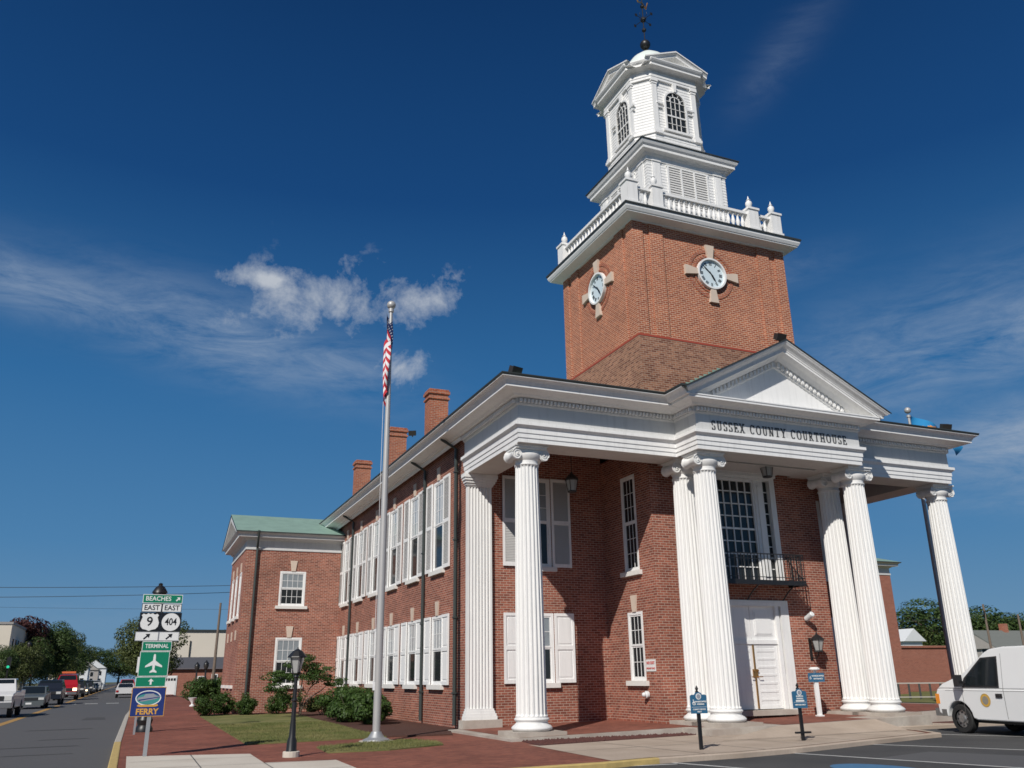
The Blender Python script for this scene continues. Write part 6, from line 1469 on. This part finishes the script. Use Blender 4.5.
for i, (x, y, w, h, mm, lb) in enumerate(((-27, 262, 7, 4.8, 'stucco_cream', 'white gabled house, nearest of the distant row'), (-25, 292, 6, 6.0, 'metal_white', 'tall narrow white house in the middle of the distant row'), (-24, 322, 8, 5.4, 'siding_pale', 'pale green-grey gabled house in the distant row'), (-22.5, 356, 8, 6.4, 'metal_white', 'bright white gabled house farthest down the street'))):
    house('house', x - w / 2, x + w / 2, y - 7, y + 7, h, mm, lb, 'y', 'roof_shingle', 'house', 3.0, [('f', a, z, 1.0, 1.5) for a in (-w / 4, w / 4) for z in (1.2, h * .6)] + [('r', a, h * .55, 1.0, 1.5) for a in (-4, 0, 4)], group='white houses down the street')
house('brick_building', -6.3, 9, 88, 99, 2.95, 'annex_brick', 'low brick building with white panelled door and long grey roof', 'x', 'roof_grey', rise=1.35, windows=[('f', -5.6 + 2.2, .6, .7, 1.4), ('f', -5.6 + 3.6, .7, .5, 1.5)], doors=[(-6.75, 1.2, 2.05)])
hh = house('building', -6.6, 22, 101, 126, 7.6, 'stucco_cream', 'big blank cream-walled building behind the low brick one', flat=True, roofm='gutter_dark')
b = MB(); b.box(-10.75, -10.6, -12.62, -12.505, 4.5, 6.5); b.build('downpipe', 'gutter_dark', hh)
house('shed', 70.5, 73.2, 53.5, 70, 6.6, 'metal_white', 'white metal shed with pitched roof beyond the brick wall', 'y', 'metal_white', 'shed', 1.3, z0=-2)
hr = house('house', 107.5, 122, 71, 79, 5.6, 'siding_pale', 'grey clapboard house with shingle roof beyond the white van', 'x', 'roof_shingle', 'house', 2.7, [('f', a, 4.2, .8, 1.2) for a in (-5.8, -3.4, -.8, 1.8, 4.4)] + [('l', a, z, .8, 1.2) for a in (-1.8, 1.8) for z in (2.2, 4.6)], z0=-1.3, chim=True)
g = MB(); g.add([(-7.62, -4.1, 5.55), (-7.62, 4.1, 5.55), (-7.62, 0, 8.0)], [(0, 1, 2)]); g.build('gable', 'siding_pale', hr)
w_ = MB(); w_.box(36.32, 46.5, 26.0, 26.35, -.17, 2.95); w_.box(36.32, 46.6, 25.9, 26.45, 2.95, 3.1)
o = w_.build('brick_wall', 'annex_brick', None); tag(o, 'long plain brick wall joining the right rear wing', 'wall')
w_ = MB(); w_.tube([(38.9, 25.8, -.1), (38.9, 25.8, 6.2)], .06, 6)
o = w_.build('pole', 'gutter_dark'); tag(o, 'thin dark pole standing against the long brick wall', 'pole')
# railing and hedge beyond the portico
r = empty('fence', (28.5, 14.2, 0), R(-40), 'low dark metal fence on the lawn beyond the right columns', 'fence')
b = MB(); b.box(-6, 6, -.03, .03, .78, .84); b.box(-6, 6, -.03, .03, .1, .15); b.build('rail', 'siding_pale', r)
for i in range(24):
    b = MB(); x = -5.9 + i * .51; b.box(x - .05, x + .05, -.02, .02, 0, .82); b.build('post', 'gutter_dark', r)
sheet('lawn', [(17, 6), (60, 6), (60, 25.8), (36, 25.8), (36, 21.9), (17, 21.9)], .02, 'grass', th=.19)
sheet('brick_pavement', [(16.3, -1.9), (60, -1.9), (60, 5.9), (16.3, 5.9)], 0.004, 'paver', th=.17)
r = empty('bench', (24.5, 8.5, 0.02), R(200), 'white slatted bench on the paving behind the right columns', 'bench')
b = MB()
for q in range(4): b.box(-.75, .75, -.22 + q * .12, -.13 + q * .12, .42, .45)
b.build('seat', 'white_paint', r); b = MB()
for q in range(3): b.box(-.75, .75, .26, .29, .52 + q * .13, .61 + q * .13)
b.build('backrest', 'white_paint', r)
for x in (-.68, .68):
    for y in (-.18, .24): b = MB(); b.box(x - .03, x + .03, y - .03, y + .03, 0, .42 if y < 0 else .88); b.build('leg', 'white_paint', r)
# utility poles and wires
def util_pole(x, y, h, label, arms=True, z=-.17, rz=0.0):
    r = empty('utility_pole', (x, y, z), rz, label, 'utility pole', 'wooden utility poles')
    b = MB(); b.tube([(0, 0, 0), (.05, 0, h)], .15, 8, r2=.09); b.build('pole', 'wood_pole', r)
    if arms:
        a = MB(); a.box(-1.1, 1.1, -.06, .06, h - .7, h - .58)
        for q in (-1, -.5, .5, 1): a.lathe([(.03, h - .58), (.05, h - .5), (.04, h - .42)], q, 0, 6)
        a.build('crossarm', 'wood_pole', r)
    return r
util_pole(-3.05, 60, 8.1, 'bare wooden pole between the brick wing and the cream building', False)
util_pole(68.7, 41.2, 9.8, 'utility pole with crossarm beside the grey house chimney', z=-2.2, rz=R(40))
util_pole(70.5, 39.0, 8.7, 'plain wooden pole at the right end of the grey house', False, z=-2.2)
def wire(pts, label, rr=.018, sag=.5):
    a, c = Vector(pts[0]), Vector(pts[1]); P_ = [a.lerp(c, i / 16) - Vector((0, 0, sag * 4 * (i / 16) * (1 - i / 16))) for i in range(17)]
    b = MB(); b.tube(P_, rr, 5); o = b.build('overhead_wire', 'gutter_dark'); tag(o, label, 'wire', 'overhead wires')
wire([(-40, 60, 8.7), (8, 60, 10.0)], 'upper overhead wire crossing the street behind the sign', .022, .4)
wire([(-40, 60.5, 7.9), (8, 60.5, 9.6)], 'second overhead wire crossing the street behind the sign', .022, .5)
wire([(-60, 100, 10.6), (30, 100, 10.9)], 'faint far overhead wire low over the street', .014, .6)
wire([(68.7, 41.2, 6.6), (50, 55, 5.9)], 'overhead wire from the crossarm pole towards the shed', .02, .3)
# traffic signal and small signs across the road
r = empty('traffic_light', (-20.9, 80, 0), 0, 'green traffic light at the left edge beyond the white pickup', 'traffic light')
b = MB(); b.tube([(0, 0, 0), (0, 0, 4.0)], .07, 8); b.build('pole', 'black_iron', r)
b = MB(); b.box(-.18, .18, -.14, .14, 2.8, 3.9); b.build('housing', 'black_iron', r); b = MB(); b.cyl_y(0, 3.0, .13, -.16, -.142, 14); b.build('lamp', 'traffic_green', r)
r = empty('road_sign', (-20.9, 100.5, 0), 0, 'small white and red road sign across the street', 'road sign')
b = MB(); b.box(-.04, .04, -.02, .02, 0, 2.1); b.build('post', 'galvanised', r); b = MB(); b.box(-.42, .42, -.04, -.021, 2.0, 2.75); b.box(-.30, .30, -.046, -.041, 2.15, 2.6, 1); b.box(-.16, .16, -.052, -.047, 2.28, 2.46, 0); b.build('panel', ['sign_white', 'sign_red'], r)
# white garden urn by the far lawn
r = empty('garden_urn', (-5.95, 37, 0), 0, 'small white garden urn on the brick pavement by the far lawn', 'urn')
b = MB(); b.lathe([(.16, 0), (.16, .06), (.06, .12), (.07, .2), (.24, .42), (.28, .5), (.22, .5), (.18, .44)], n=14); b.build('bowl', 'sign_white', r, smooth=True)
